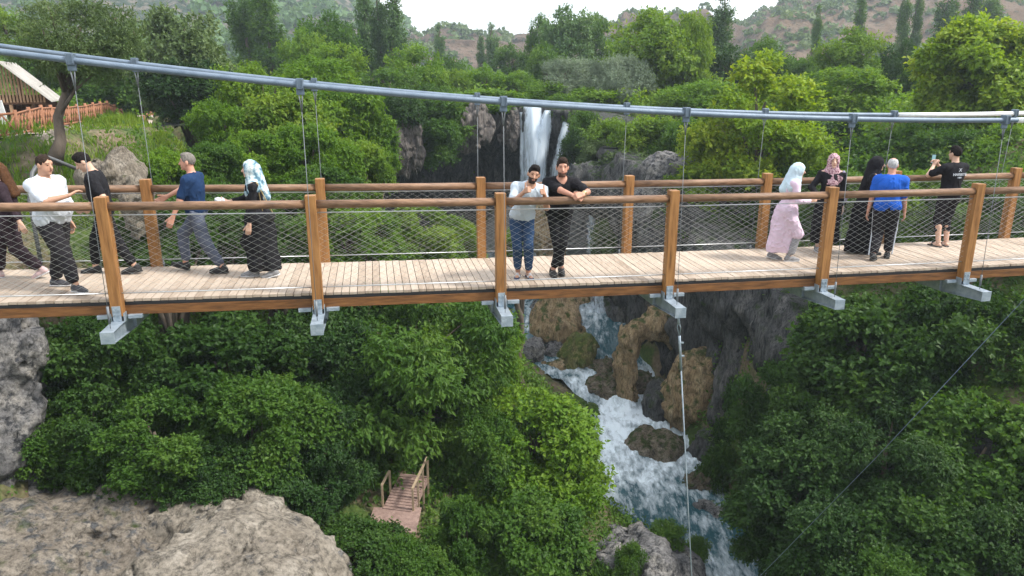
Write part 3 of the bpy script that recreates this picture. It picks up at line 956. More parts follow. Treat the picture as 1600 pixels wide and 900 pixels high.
v, q_ = X.mesh(0.008); ob = link('paper_bundle', np_mesh('paper_bundle', v * J['sc'], q_, c_white)); ob.matrix_world = Matrix.Translation(J['o'].location) @ Matrix.Rotation(J['o'].rotation_euler.z, 4, 'Z')
tag(ob, 'small white bundle held out by the woman in the blue patterned headscarf', 'bundle')
X = SDF(); a = J['pel'] + np.array([0.13, 0.15, 0.02]); X.ell(a, (0.035, 0.10, 0.09)); X.cut(a + np.array([0, 0, 0.05]), (0, 0, 1))
v, q_ = X.mesh(0.009); ob = link('shoulder_bag', np_mesh('shoulder_bag', v * J['sc'], q_, m_sh_black)); ob.matrix_world = Matrix.Translation(J['o'].location) @ Matrix.Rotation(J['o'].rotation_euler.z, 4, 'Z')
tag(ob, 'small black shoulder bag on the hip of the woman in the blue patterned headscarf', 'bag')
X = SDF(); X.cone(a + np.array([0, 0.07, 0.03]), J['shL'] + np.array([0.02, 0.05, 0.06]), 0.009, 0.009); X.cone(a + np.array([0, -0.07, 0.03]), J['shL'] + np.array([0.02, 0.05, 0.06]), 0.009, 0.009)
v, q_ = X.mesh(0.007); link('strap', np_mesh('strap', v * J['sc'], q_, m_gold), ob)
# 6 thumbs-up man
TY = 0.0
J = make_person('bearded man in pale T-shirt and blue jeans giving two thumbs up over the near handrail', 0.17, 0.50, 0.02, 1.78,
    dict(pelvis=(-0.02, 0.02, 0.895), lean=0.42, side=0.16, twist=0.18, anL=(0.075, 0.02, 0.085), anR=(-0.075, 0.05, 0.085), fyL=0.25, fyR=-0.15,
         wrR=(-0.005, -0.44, 1.315), elR=(-0.75, -0.1, -1), hdR=(0.35, -0.75, 0.30), pnR=(1, 0.3, 0), hkR='fist', thR=1,
         wrL=(0.265, -0.44, 1.28), elL=(0.25, 0.1, -1), hdL=(-0.1, -0.75, 0.35), pnL=(-1, 0, 0), hkL='fist', thL=-1, hyaw=0.05, hpitch=0.12, hroll=0.22),
    dict(hair='short', hair_m=hair_black, hair_top=0.008, beard=(0.035, 0.024, 0.020), beard_h=0.01, top=c_paleblue, sleeve=0.62, hem=-0.13, ease=0.010, bottom=c_denim, leg_ease=0.012, skin=SK_T, shoe=dict(mat=m_sh_navy, mat2=m_sole_w, sole=m_sole_w, slipper=True)))
# 7 man in black shirt with folded hands
J = make_person('man in black shirt and black trousers leaning on the near handrail with clasped hands', 0.40, 0.53, 0.05, 1.84,
    dict(pelvis=(-0.02, 0.05, 0.90), lean=0.36, anL=(-0.11, 0.00, 0.085), anR=(0.02, 0.08, 0.09), fyL=0.1, fyR=0.0, knL=(0.35, -1, 0), knR=(-0.1, -1, 0),
         wrR=(0.09, -0.56, 1.225), elR=(-1, 0.5, -0.35), hdR=(0.9, -0.35, -0.25), pnR=(0.2, 0.9, -0.6), hkR='hold',
         wrL=(0.215, -0.57, 1.245), elL=(1, 0.5, -0.35), hdL=(-0.9, -0.30, -0.20), pnL=(-0.1, 0.8, -0.7), hkL='hold', hpitch=0.05, hyaw=-0.02),
    dict(hair='short', hair_m=hair_dark, hair_top=0.012, beard=(0.115, 0.066, 0.050), beard_h=-0.012, top=c_black, sleeve=0.80, hem=-0.16, ease=0.020, vneck=1.6, bottom=c_black, leg_ease=0.010, skin=SK_R, shoe=dict(mat=m_sh_black, sole=m_sole_k)))
X = SDF(); fd = J['elL'] - J['wrL']; fd /= np.linalg.norm(fd); X.cone(J['wrL'] + fd * 0.035, J['wrL'] + fd * 0.055, 0.036, 0.036)
X.ell(J['wrL'] + fd * 0.045 + np.array([0, -0.02, 0.028]), (0.022, 0.022, 0.018))
v, q_ = X.mesh(0.006); ob = link('wristwatch', np_mesh('wristwatch', v * J['sc'], q_, m_gold)); ob.matrix_world = Matrix.Translation(J['o'].location) @ Matrix.Rotation(J['o'].rotation_euler.z, 4, 'Z')
tag(ob, 'gold wristwatch on the left wrist of the leaning man in black', 'watch')
# 8 pink coat
J = make_person('woman in long pale pink coat and light blue headscarf walking right', 1.95, 0.95, D90 + TH - 0.35, 1.63,
    dict(pelvis=(0, 0, 0.90), lean=0.15, anL=(0.07, 0.16, 0.10), fpL=0.2, anR=(-0.07, -0.10, 0.085), wrL=(0.12, -0.32, 1.10), elL=(0.8, 0.6, -0.6), hdL=(-0.3, -1, 0.2), wrR=(-0.12, -0.33, 1.08), elR=(-0.8, 0.6, -0.6), hdR=(0.3, -1, 0.2), hpitch=0.12, hemc=(0, 0.07, 0)),
    dict(fem=1, sleeve=1.9, skin=SK_F, bottom=c_grey, leg_ease=0.03, gown=dict(mat=c_pink, hem=0.15, r0=0.135, r1=0.115, sx0=0.05, sx1=0.085, spread=D90), veil=dict(mat=c_ltblue, len=0.05, back=0.02), shoe=dict(mat=m_sh_grey, sole=m_sole_w)))
# 9 pink printed scarf
J = make_person('woman in black gown and dusky pink patterned headscarf standing behind a bridge post', 2.37, 1.42, -0.25, 1.68,
    dict(pelvis=(0, 0, 0.93), lean=0.02, wrL=(0.24, -0.02, 0.85), wrR=(-0.20, -0.25, 1.02), elR=(-1, 0.5, -0.2), hdR=(-0.3, -1, 0.1), hyaw=0.05),
    dict(fem=1, sleeve=1.85, skin=SK_F, gown=dict(mat=c_black, hem=0.16, r0=0.14, r1=0.12, sx0=0.05, sx1=0.11), veil=dict(mat=c_scarf_pink, len=0.06), shoe=dict(mat=m_sh_grey, sole=m_sole_w)))
X = SDF(); X.cone(J['shL'] + np.array([0.02, -0.03, 0.05]), J['pel'] + np.array([0.24, 0.05, 0.12]), 0.03, 0.03); X.ell(J['pel'] + np.array([0.26, 0.05, 0.05]), (0.05, 0.11, 0.13)); X.wr = (0.005, 20, 3)
v, q_ = X.mesh(0.009); ob = link('shoulder_bag', np_mesh('shoulder_bag', v * J['sc'], q_, cloth('lilac', (0.30, 0.27, 0.36)))); ob.matrix_world = Matrix.Translation(J['o'].location) @ Matrix.Rotation(J['o'].rotation_euler.z, 4, 'Z')
tag(ob, 'lilac grey bag on the shoulder of the woman in the dusky pink headscarf', 'bag')
# 10 chador
J = make_person('woman covered in a black chador with sunglasses beside the man in blue', 2.60, 1.16, D90 + TH - 0.45, 1.66,
    dict(pelvis=(0, 0, 0.92), lean=0.06, anR=(-0.07, -0.12, 0.085), anL=(0.07, 0.10, 0.09), wrL=(0.15, -0.15, 1.0), wrR=(-0.15, -0.15, 1.0), hyaw=-0.1, hemc=(0, 0.04, 0)),
    dict(fem=1, sleeve=1.9, skin=SK_F, gown=dict(mat=c_black, hem=0.035, r0=0.155, r1=0.14, sx0=0.05, sx1=0.12, spread=D90), veil=dict(mat=c_black, len=0.10, back=0.25), shoe=dict(mat=m_sh_black, sole=m_sole_k)))
X = SDF(); hd_, rh = J['head'], J['RH']
for s in (-1, 1): X.ell(hd_ + rh @ np.array([s * 0.031, -0.094, 0.006]), (0.026, 0.010, 0.020), rh)
X.cone(hd_ + rh @ np.array([-0.06, -0.07, 0.012]), hd_ + rh @ np.array([0.06, -0.07, 0.012]), 0.005, 0.005, 0.01)
v, q_ = X.mesh(0.005); ob = link('sunglasses', np_mesh('sunglasses', v * J['sc'], q_, m_sh_black)); ob.matrix_world = Matrix.Translation(J['o'].location) @ Matrix.Rotation(J['o'].rotation_euler.z, 4, 'Z')
tag(ob, 'dark sunglasses worn by the woman in the black chador', 'sunglasses')
# 11 man in blue
J = make_person('white haired man in bright blue T-shirt seen from behind beside the woman in a chador', 2.60, 0.70, math.pi - 0.75 + TH, 1.70,
    dict(pelvis=(0, 0, 0.90), lean=0.05, anR=(-0.09, -0.20, 0.085), anL=(0.09, 0.14, 0.10), fpL=0.15, wrR=(-0.26, -0.14, 0.82), wrL=(0.28, -0.02, 0.80), hyaw=0.1, twist=0.1),
    dict(fat=0.35, hair='short', hair_m=hair_white, bald=True, hair_low=-0.035, top=c_blue, sleeve=0.85, hem=-0.06, ease=0.022, bottom=c_black2, leg_ease=0.028, skin=SK_R, shoe=dict(mat=m_sh_black, sole=m_sole_k)))
X = SDF()
for nm in ('R', 'L'):
    s = -1 if nm == 'R' else 1
    h_, k_, a_ = J['hip' + nm], J['kn' + nm], J['an' + nm]
    o_ = np.array([s * 0.093, 0.02, 0]); X.cone(h_ + o_ * 1.15, k_ + o_ * 0.95, 0.014, 0.014); X.cone(k_ + o_ * 0.95, a_ + o_ * 0.75, 0.014, 0.012)
acc(J, 'trouser_stripe', X, c_white)
# 12 man with phone
J = make_person('man in black T-shirt and cropped trousers photographing the gorge with his phone', 3.31, 1.42, math.pi - 0.12 + TH, 1.77,
    dict(pelvis=(0, 0, 0.93), lean=0.0, anL=(0.09, 0.03, 0.085), anR=(-0.09, -0.02, 0.085), fyL=0.3, fyR=-0.2,
         wrL=(0.17, -0.31, 1.38), elL=(1.0, 0.1, -0.9), hdL=(-0.35, -0.35, 0.8), pnL=(-1, -0.2, 0), hkL='hold', wrR=(0.06, -0.34, 1.39), elR=(-0.5, -0.1, -1), hdR=(0.5, -0.4, 0.7), pnR=(1, -0.1, 0), hkR='hold', hyaw=0.25, twist=0.12),
    dict(hair='short', hair_m=hair_black, hair_top=0.012, top=c_black, sleeve=0.75, hem=-0.10, ease=0.018, bottom=c_black2, leg_ease=0.018, hem_ease=0.35, trouser_end=0.20, skin=SK_F, shoe=dict(mat=m_sh_black, slipper=True, sole=m_sole_k)))
# white print on the back of the shirt, as raised lettering
fnt = None
PV, PF = [], []
def back_text(txt, size, dz, dx=0.0):
    cu = bpy.data.curves.new('shirt_print', 'FONT'); cu.body = txt; cu.size = size; cu.align_x = 'CENTER'; cu.align_y = 'CENTER'; cu.extrude = 0.002
    ob_ = bpy.data.objects.new('shirt_print', cu); COL.objects.link(ob_)
    bpy.context.view_layer.update()
    tm = bpy.data.meshes.new_from_object(ob_.evaluated_get(bpy.context.evaluated_depsgraph_get()))
    bpy.data.objects.remove(ob_)
    RTm = Matrix(J['RT'].tolist()).to_4x4()
    p = (J['chest'] + J['RT'] @ np.array([dx, 0.142, dz])) * J['sc']
    # lettering faces +y (the back): its x axis runs along -x
    M = Matrix.Translation(Vector(p)) @ RTm @ Matrix(((-1, 0, 0, 0), (0, 0, 1, 0), (0, 1, 0, 0), (0, 0, 0, 1)))
    b0 = len(PV)
    PV.extend(tuple(M @ v.co) for v in tm.vertices); PF.extend(tuple(i + b0 for i in f.vertices) for f in tm.polygons)
back_text('X', 0.085, 0.07)
back_text('HARBIYE', 0.068, -0.005)
back_text('1984', 0.04, -0.058)
pm = bpy.data.meshes.new('shirt_print'); pm.from_pydata(PV, [], PF); pm.materials.append(c_white)
link('shirt_print', pm, J['o'])
X = MB(); mid = (J['wrL'] + J['wrR']) / 2 + np.array([0.0, -0.10, 0.11])
X.box(tuple(mid * J['sc']), (0.078, 0.010, 0.16))
ph = X.build('phone', [plain('phone_black', (0.02, 0.02, 0.022), 0.3)], None, 0.004)
ph.matrix_world = Matrix.Translation(J['o'].location) @ Matrix.Rotation(J['o'].rotation_euler.z, 4, 'Z')
tag(ph, 'dark phone held up by the man in cropped black trousers', 'phone')
X = MB(); X.box((mid[0] * J['sc'], (mid[1] + 0.0065) * J['sc'], mid[2] * J['sc']), (0.068, 0.002, 0.145))
m_scr, nt_, out_ = new_mat('phone_screen'); em = N(nt_, 'ShaderNodeEmission', i_Strength=0.6); em.inputs['Color'].default_value = (0.25, 0.42, 0.45, 1); nt_.links.new(em.outputs[0], out_.inputs['Surface'])
X.build('screen', m_scr, ph)
# ------------------------------------------------------------------ terrain
_ry = np.array([-60, 10, 20, 27, 32, 39.7, 44.5, 46.8, 55, 60, 66.0])
_rx = np.array([16, 13.5, 12, 9.6, 6.9, 7.4, 4.5, 4.6, 0.5, -1.5, -2])
_rz = np.array([-19, -17.6, -17.3, -17, -16.5, -15.8, -14.5, -12.3, -11.9, -11.8, -11.8])
_rh = np.array([3.2, 3, 2.8, 2.7, 2.7, 1.9, 3.5, 3.6, 8, 9, 8.5])
_cx = np.array([-60, -24, -16, -13, -8, 0, 5, 9, 12, 20, 40, 60.0])
_cy = np.array([52, 50, 50, 55, 61, 63, 62, 58, 55, 53, 54, 56.0])


def height(x, y):
    x = np.asarray(x, float); y = np.asarray(y, float)
    rx, rz, rh = np.interp(y, _ry, _rx), np.interp(y, _ry, _rz), np.interp(y, _ry, _rh)
    d = np.abs(x - rx) - rh
    fl = np.interp(d, [0, 3, 8, 15, 19, 22, 24.5], [0, .08, .24, .42, .55, .86, 1])
    fn = np.interp(d, [0, 3, 8, 16, 23, 25, 30], [0, .06, .18, .30, .36, .55, 1])
    kn = sstep(21, 29, y); fl = fl * kn + fn * (1 - kn)
    fr = np.interp(d, [0, 1.2, 2.4, 5, 9, 15, 22], [0, .12, .50, .62, .73, .90, 1])
    f = np.where(x < rx, fl, fr)
    top = 0.6 + 0.25 * vnoise(x * 0.1, y * 0.1, 0 * x, 5)
    z = rz + np.where(d > 0, f * (top - rz), -0.5)
    rough = sstep(0, 3, d) * (1 - sstep(0.9, 1.0, f))
    z = z + rough * (0.9 * fbm(x * 0.25, y * 0.25, 0 * x, 4, 11))
    yc = np.interp(x, _cx, _cy)
    k = sstep(yc + 2.2, yc + 4.2, y)
    z = z * (1 - k) + np.maximum(z, top - 0.2) * k
    far = sstep(75, 260, np.hypot(x, y - 20))
    return z + far * (1.5 + 1.2 * fbm(x * 0.02, y * 0.02, 0 * x, 3, 19))


def hz(x, y): return float(height(np.array([x]), np.array([y]))[0])


def axis(a, b, step, far, growth=1.22):
    c = list(np.arange(a, b + 1e-6, step)); s = step
    lo, hi = [], []
    v = a
    while v > -far: s *= growth; v -= s; lo.append(v)
    s = step; v = b
    while v < far: s *= growth; v += s; hi.append(v)
    return np.array(lo[::-1] + c + hi)


gx, gy = axis(-40, 40, 0.55, 850), axis(-8, 80, 0.55, 850)
GX, GY = np.meshgrid(gx, gy, indexing='ij')
GZ = height(GX.ravel(), GY.ravel())
nx, ny = len(gx), len(gy)
ii = (np.arange(nx - 1)[:, None] * ny + np.arange(ny - 1)[None, :]).ravel()
GF = np.stack([ii, ii + ny, ii + ny + 1, ii + 1], 1)


def ground_mat():
    m, nt, out = new_mat('earth_and_grass')
    tc = N(nt, 'ShaderNodeTexCoord')
    n1 = N(nt, 'ShaderNodeTexNoise', i_Scale=0.35, i_Detail=9, i_Roughness=0.65); nt.links.new(tc.outputs['Object'], n1.inputs['Vector'])
    n2 = N(nt, 'ShaderNodeTexNoise', i_Scale=5.0, i_Detail=6); nt.links.new(tc.outputs['Object'], n2.inputs['Vector'])
    r1 = ramp(nt, n2.outputs['Fac'], [(0.3, (0.10, 0.075, 0.05)), (0.7, (0.20, 0.16, 0.11))])
    r2 = ramp(nt, n2.outputs['Fac'], [(0.3, (0.03, 0.055, 0.015)), (0.7, (0.075, 0.11, 0.028))])
    rm = ramp(nt, n1.outputs['Fac'], [(0.45, (0, 0, 0)), (0.58, (1, 1, 1))])
    mx = N(nt, 'ShaderNodeMix', data_type='RGBA')
    nt.links.new(rm.outputs[0], mx.inputs['Factor']); nt.links.new(r2.outputs[0], mx.inputs['A']); nt.links.new(r1.outputs[0], mx.inputs['B'])
    b = N(nt, 'ShaderNodeBsdfPrincipled', i_Roughness=0.95); b.inputs['Specular IOR Level'].default_value = 0.1
    nt.links.new(mx.outputs['Result'], b.inputs['Base Color'])
    bp_ = N(nt, 'ShaderNodeBump', i_Strength=0.6, i_Distance=0.15); nt.links.new(n2.outputs['Fac'], bp_.inputs['Height']); nt.links.new(bp_.outputs[0], b.inputs['Normal'])
    nt.links.new(b.outputs[0], out.inputs['Surface'])
    return m


ter = link('ground', np_mesh('ground', np.stack([GX.ravel(), GY.ravel(), GZ], 1), GF, ground_mat()))
tag(ter, kind='structure')

# ------------------------------------------------------------------ rock materials
def rock_mat(name, c_lo, c_mid, c_hi, c_dark, spots=0.5, streak=False, scale=1.0, moss=None, moss_amt=0.5):
    m, nt, out = new_mat(name)
    tc = N(nt, 'ShaderNodeTexCoord'); mp = N(nt, 'ShaderNodeMapping')
    mp.inputs['Scale'].default_value = (1.6, 1.6, 0.28) if streak else (1, 1, 1)
    nt.links.new(tc.outputs['Object'], mp.inputs['Vector'])
    n1 = N(nt, 'ShaderNodeTexNoise', i_Scale=0.9 * scale, i_Detail=10, i_Roughness=0.68); nt.links.new(mp.outputs[0], n1.inputs['Vector'])
    n2 = N(nt, 'ShaderNodeTexNoise', i_Scale=2.3 * scale, i_Detail=8, i_Roughness=0.7); nt.links.new(mp.outputs[0], n2.inputs['Vector'])
    r1 = ramp(nt, n1.outputs['Fac'], [(0.30, c_lo), (0.5, c_mid), (0.70, c_hi)])
    rm = ramp(nt, n2.outputs['Fac'], [(spots, (0, 0, 0)), (spots + 0.10, (1, 1, 1))])
    mx = N(nt, 'ShaderNodeMix', data_type='RGBA')
    nt.links.new(rm.outputs[0], mx.inputs['Factor']); nt.links.new(r1.outputs[0], mx.inputs['A']); mx.inputs['B'].default_value = (*c_dark, 1)
    last = mx.outputs['Result']
    if moss:
        g = N(nt, 'ShaderNodeNewGeometry'); sp = N(nt, 'ShaderNodeSeparateXYZ'); nt.links.new(g.outputs['Normal'], sp.inputs[0])
        n3 = N(nt, 'ShaderNodeTexNoise', i_Scale=1.4 * scale, i_Detail=8); nt.links.new(tc.outputs['Object'], n3.inputs['Vector'])
        ad = N(nt, 'ShaderNodeMath', operation='MULTIPLY_ADD'); ad.inputs[1].default_value = 0.18
        nt.links.new(sp.outputs['Z'], ad.inputs[0]); nt.links.new(n3.outputs['Fac'], ad.inputs[2])
        rr_ = ramp(nt, ad.outputs[0], [(moss_amt, (0, 0, 0)), (moss_amt + 0.14, (1, 1, 1))])
        m2 = N(nt, 'ShaderNodeMix', data_type='RGBA'); nt.links.new(rr_.outputs[0], m2.inputs['Factor']); nt.links.new(last, m2.inputs['A']); m2.inputs['B'].default_value = (*moss, 1)
        last = m2.outputs['Result']
    n5 = N(nt, 'ShaderNodeTexNoise', i_Scale=7 * scale, i_Detail=10, i_Roughness=0.75); nt.links.new(mp.outputs[0], n5.inputs['Vector'])
    r5 = ramp(nt, n5.outputs['Fac'], [(0.34, (0.30,) * 3), (0.50, (1.0,) * 3), (0.68, (1.5,) * 3)])
    dn = N(nt, 'ShaderNodeMixRGB' if False else 'ShaderNodeVectorMath', operation='MULTIPLY_ADD'); dn.inputs[1].default_value = (0.9, 0.9, 0.9)
    nt.links.new(n2.outputs['Color'], dn.inputs[0]); nt.links.new(mp.outputs[0], dn.inputs[2])
    vo = N(nt, 'ShaderNodeTexVoronoi', feature='DISTANCE_TO_EDGE', i_Scale=0.85 * scale); nt.links.new(dn.outputs[0], vo.inputs['Vector'])
    rv = ramp(nt, vo.outputs['Distance'], [(0.0, (0.35,) * 3), (0.035, (1,) * 3)])
    for q_ in (r5, rv):
        mm = N(nt, 'ShaderNodeMix', data_type='RGBA', blend_type='MULTIPLY'); mm.inputs['Factor'].default_value = 1.0 if q_ is r5 else 0.8
        nt.links.new(last, mm.inputs['A']); nt.links.new(q_.outputs[0], mm.inputs['B']); last = mm.outputs['Result']
    b = N(nt, 'ShaderNodeBsdfPrincipled', i_Roughness=0.9); b.inputs['Specular IOR Level'].default_value = 0.25
    nt.links.new(last, b.inputs['Base Color'])
    n4 = N(nt, 'ShaderNodeTexNoise', i_Scale=4 * scale, i_Detail=12, i_Roughness=0.78); nt.links.new(mp.outputs[0], n4.inputs['Vector'])
    bp_ = N(nt, 'ShaderNodeBump', i_Strength=1.0, i_Distance=0.22); nt.links.new(n4.outputs['Fac'], bp_.inputs['Height']); nt.links.new(bp_.outputs[0], b.inputs['Normal'])
    nt.links.new(b.outputs[0], out.inputs['Surface'])
    return m


rk_lime = rock_mat('limestone', (0.17, 0.145, 0.116), (0.29, 0.256, 0.212), (0.40, 0.362, 0.312), (0.085, 0.085, 0.088), 0.57, scale=0.9)
rk_grey = rock_mat('grey_limestone', (0.10, 0.10, 0.108), (0.20, 0.195, 0.195), (0.36, 0.335, 0.30), (0.042, 0.044, 0.05), 0.51, scale=1.1)
rk_tufa = rock_mat('tan_tufa', (0.17, 0.115, 0.065), (0.37, 0.265, 0.15), (0.54, 0.42, 0.27), (0.09, 0.08, 0.06), 0.60, True, 1.6, (0.075, 0.095, 0.028), 0.60)
rk_cliff = rock_mat('dark_tufa', (0.045, 0.046, 0.048), (0.095, 0.095, 0.097), (0.20, 0.19, 0.18), (0.022, 0.025, 0.03), 0.53, True, 1.3, (0.035, 0.06, 0.018), 0.62)
rk_wet = rock_mat('wet_boulder', (0.085, 0.068, 0.050), (0.185, 0.150, 0.110), (0.32, 0.275, 0.215), (0.045, 0.045, 0.04), 0.55, False, 2.0, (0.05, 0.07, 0.02), 0.60)
rk_moss = rock_mat('mossy_boulder', (0.10, 0.09, 0.04), (0.24, 0.215, 0.085), (0.40, 0.36, 0.16), (0.06, 0.065, 0.03), 0.6, True, 1.8, (0.10, 0.13, 0.03), 0.50)


def rock_mesh(name, prims, vox, mat, amp=0.35, freq=0.9, seed=1, streak=1.0, cuts=(), loc=None):
    """prims in world coordinates; returns a mesh centred on loc."""
    S_ = SDF()
    for q in prims:
        if q[0] == 'e': S_.ell(q[1], q[2], rotz(q[3]) if len(q) > 3 else None, 0.6)
        else: S_.cone(q[1], q[2], q[3], q[4], 0.5)
    bb = [S_._bb(q) for q in S_.p]
    lo = np.min([b[0] for b in bb], 0) - amp * 1.6; hi = np.max([b[1] for b in bb], 0) + amp * 1.6
    n = np.ceil((hi - lo) / vox).astype(int) + 1
    ax = [lo[j] + vox * np.arange(n[j]) for j in range(3)]
    X = (ax[0][:, None, None], ax[1][None, :, None], ax[2][None, None, :])
    F = np.full(n, 50.0)
    for q in S_.p:
        d = S_._d(q, X); k = q[-1]
        hh = np.maximum(k - np.abs(F - d), 0) / k
        F = np.minimum(F, d) - hh * hh * k * 0.25
    I = np.argwhere(np.abs(F) < amp * 2.2)
    P = lo + I * vox
    nz_ = fbm(P[:, 0] * freq, P[:, 1] * freq, P[:, 2] * freq / streak, 5, seed, 0.55)
    rid = 1 - np.abs(fbm(P[:, 0] * freq * 0.7 + 9, P[:, 1] * freq * 0.7, P[:, 2] * freq * 0.7 / streak, 3, seed + 40))
    fin = fbm(P[:, 0] * freq * 3.7, P[:, 1] * freq * 3.7, P[:, 2] * freq * 3.7 / streak, 3, seed + 77, 0.6)
    crk = np.maximum(0, 0.16 - np.abs(fbm(P[:, 0] * freq * 0.9 + 3, P[:, 1] * freq * 0.9, P[:, 2] * freq * 1.3, 3, seed + 90))) / 0.16
    F[tuple(I.T)] += amp * (0.75 * nz_ - 0.8 * (rid - 0.6) + 0.30 * fin + 0.55 * crk ** 2)
    for pt, nn in cuts:
        nn = np.array(nn, float) / np.linalg.norm(nn)
        F = np.maximum(F, (X[0] - pt[0]) * nn[0] + (X[1] - pt[1]) * nn[1] + (X[2] - pt[2]) * nn[2])
    V, Q = snets(F, lo, vox)
    loc = np.array(loc if loc is not None else (lo + hi) / 2)
    me = np_mesh(name, V - loc, Q, mat)
    o = link(name, me); o.location = loc
    return o


def boulder(px, py, Y, wpx, hpx, mat, label, seed, depth=0.8, name='boulder', amp=0.22, group=None, vox=None, streak=1.0, rz=0.0):
    """Boulder whose middle is seen at (px, py)."""
    c = np.array(at(px, py, Y)); dep = Y * _c + (CAM_H - c[2]) * _s
    rx_, rz_ = wpx / 2 / FPX * dep, hpx / 2 / FPX * dep * 1.04
    ry_ = (rx_ + rz_) / 2 * depth * 1.1
    r = min(rx_, rz_)
    k = np.random.default_rng(seed)
    pr = [('e', c, (rx_ * 0.82, ry_ * 0.85, rz_ * 0.82), rz)]
    for q in range(3):
        o_ = k.uniform(-0.45, 0.45, 3) * np.array([rx_, ry_, rz_])
        pr.append(('e', c + o_, (rx_ * 0.55, ry_ * 0.6, rz_ * 0.55), k.uniform(0, 3)))
    o = rock_mesh(name, pr, vox or max(0.05, r * 0.085), mat, amp * r * 1.3, 1.1 / max(r, 0.3), seed, streak)
    if label: tag(o, label, 'rock' if name != 'boulder' else 'boulder', group)
    return o


# ------------------------------------------------------------------ cliffs of the gorge
def curtain(name, path, zt, zb, prof, mat, seed, amp=0.8, step=0.28, label=None):
    """Rock face following a path (x, y); prof(h, s) pushes it outward, h 0 bottom .. 1 top."""
    P = np.array(path, float)
    seg = np.r_[0, np.cumsum(np.hypot(*np.diff(P, axis=0).T))]
    s = np.arange(0, seg[-1], step)
    px_ = np.interp(s, seg, P[:, 0]); py_ = np.interp(s, seg, P[:, 1])
    for _ in range(6):
        px_[1:-1] = (px_[:-2] + px_[1:-1] * 2 + px_[2:]) / 4; py_[1:-1] = (py_[:-2] + py_[1:-1] * 2 + py_[2:]) / 4
    tx, ty = np.gradient(px_), np.gradient(py_); L = np.hypot(tx, ty); nxn, nyn = ty / L, -tx / L
    zt_ = np.interp(s / seg[-1], np.linspace(0, 1, len(zt)), zt); zb_ = np.interp(s / seg[-1], np.linspace(0, 1, len(zb)), zb)
    nh = int((zt_ - zb_).max() / step) + 1
    h = np.linspace(0, 1, nh)
    S_, Hh = np.meshgrid(s, h, indexing='ij')
    Z = zb_[:, None] + (zt_ - zb_)[:, None] * Hh
    A = np.broadcast_to(px_[:, None], Z.shape); B = np.broadcast_to(py_[:, None], Z.shape)
    hang = fbm(A * 1.1, B * 1.1, Z * 0.16, 4, seed) * amp * 0.75 + fbm(A * 0.35, B * 0.35, Z * 0.3, 4, seed + 9) * amp * 1.1
    hang += amp * 0.35 * fbm(A * 3.0, B * 3.0, Z * 0.8, 3, seed + 3)
    off = prof(Hh, S_ / seg[-1]) + hang
    X = A + nxn[:, None] * off; Y = B + nyn[:, None] * off
    # the face turns back over the top into the ground behind
    X = np.c_[X, px_ - nxn * 6]; Y = np.c_[Y, py_ - nyn * 6]; Z = np.c_[Z, zt_ - 0.5]
    V = np.stack([X.ravel(), Y.ravel(), Z.ravel()], 1)
    n0, n1 = X.shape
    q = (np.arange(n0 - 1)[:, None] * n1 + np.arange(n1 - 1)[None, :]).ravel()
    o = link(name, np_mesh(name, V, np.stack([q, q + n1, q + n1 + 1, q + 1], 1), mat))
    tag(o, kind='structure')
    return o


def lip(h, s):   # overhanging crest, hollow underneath
    return 2.2 * sstep(0.55, 0.95, h) - 1.6 * np.exp(-((h - 0.45) / 0.22) ** 2) + 1.0 * sstep(0.2, 0.0, h)


wf_cliff = curtain('waterfall_cliff', [(-17, 43), (-15.5, 50), (-11.5, 57), (-6, 62), (1, 63), (6, 60.5), (9, 56.5), (9.6, 53.5), (7.5, 50.5)],
                   [0.6, 0.9, 0.9, 0.7, 0.65, 0.8, 0.6, -0.2, -1.5], [-13] * 3 + [-12.6] * 3 + [-13], lip, rk_cliff, 5, 0.9)
rt_cliff = curtain('gorge_cliff', [(7.5, 51.5), (6.8, 49.5), (8.2, 46), (10.0, 42), (11.0, 38.5), (11.6, 35), (13.0, 31), (15, 27), (16.5, 22)],
                   [-1.4, -1.6, -2.2, -3.5, -5.5, -6.3, -6.8, -8, -9], [-15, -15, -16, -17, -17.5, -18, -18], lambda h, s: 0.9 * np.sin(h * 3.0) + 0.9 * sstep(0.5, 0.9, h), rk_cliff, 23, 0.8)

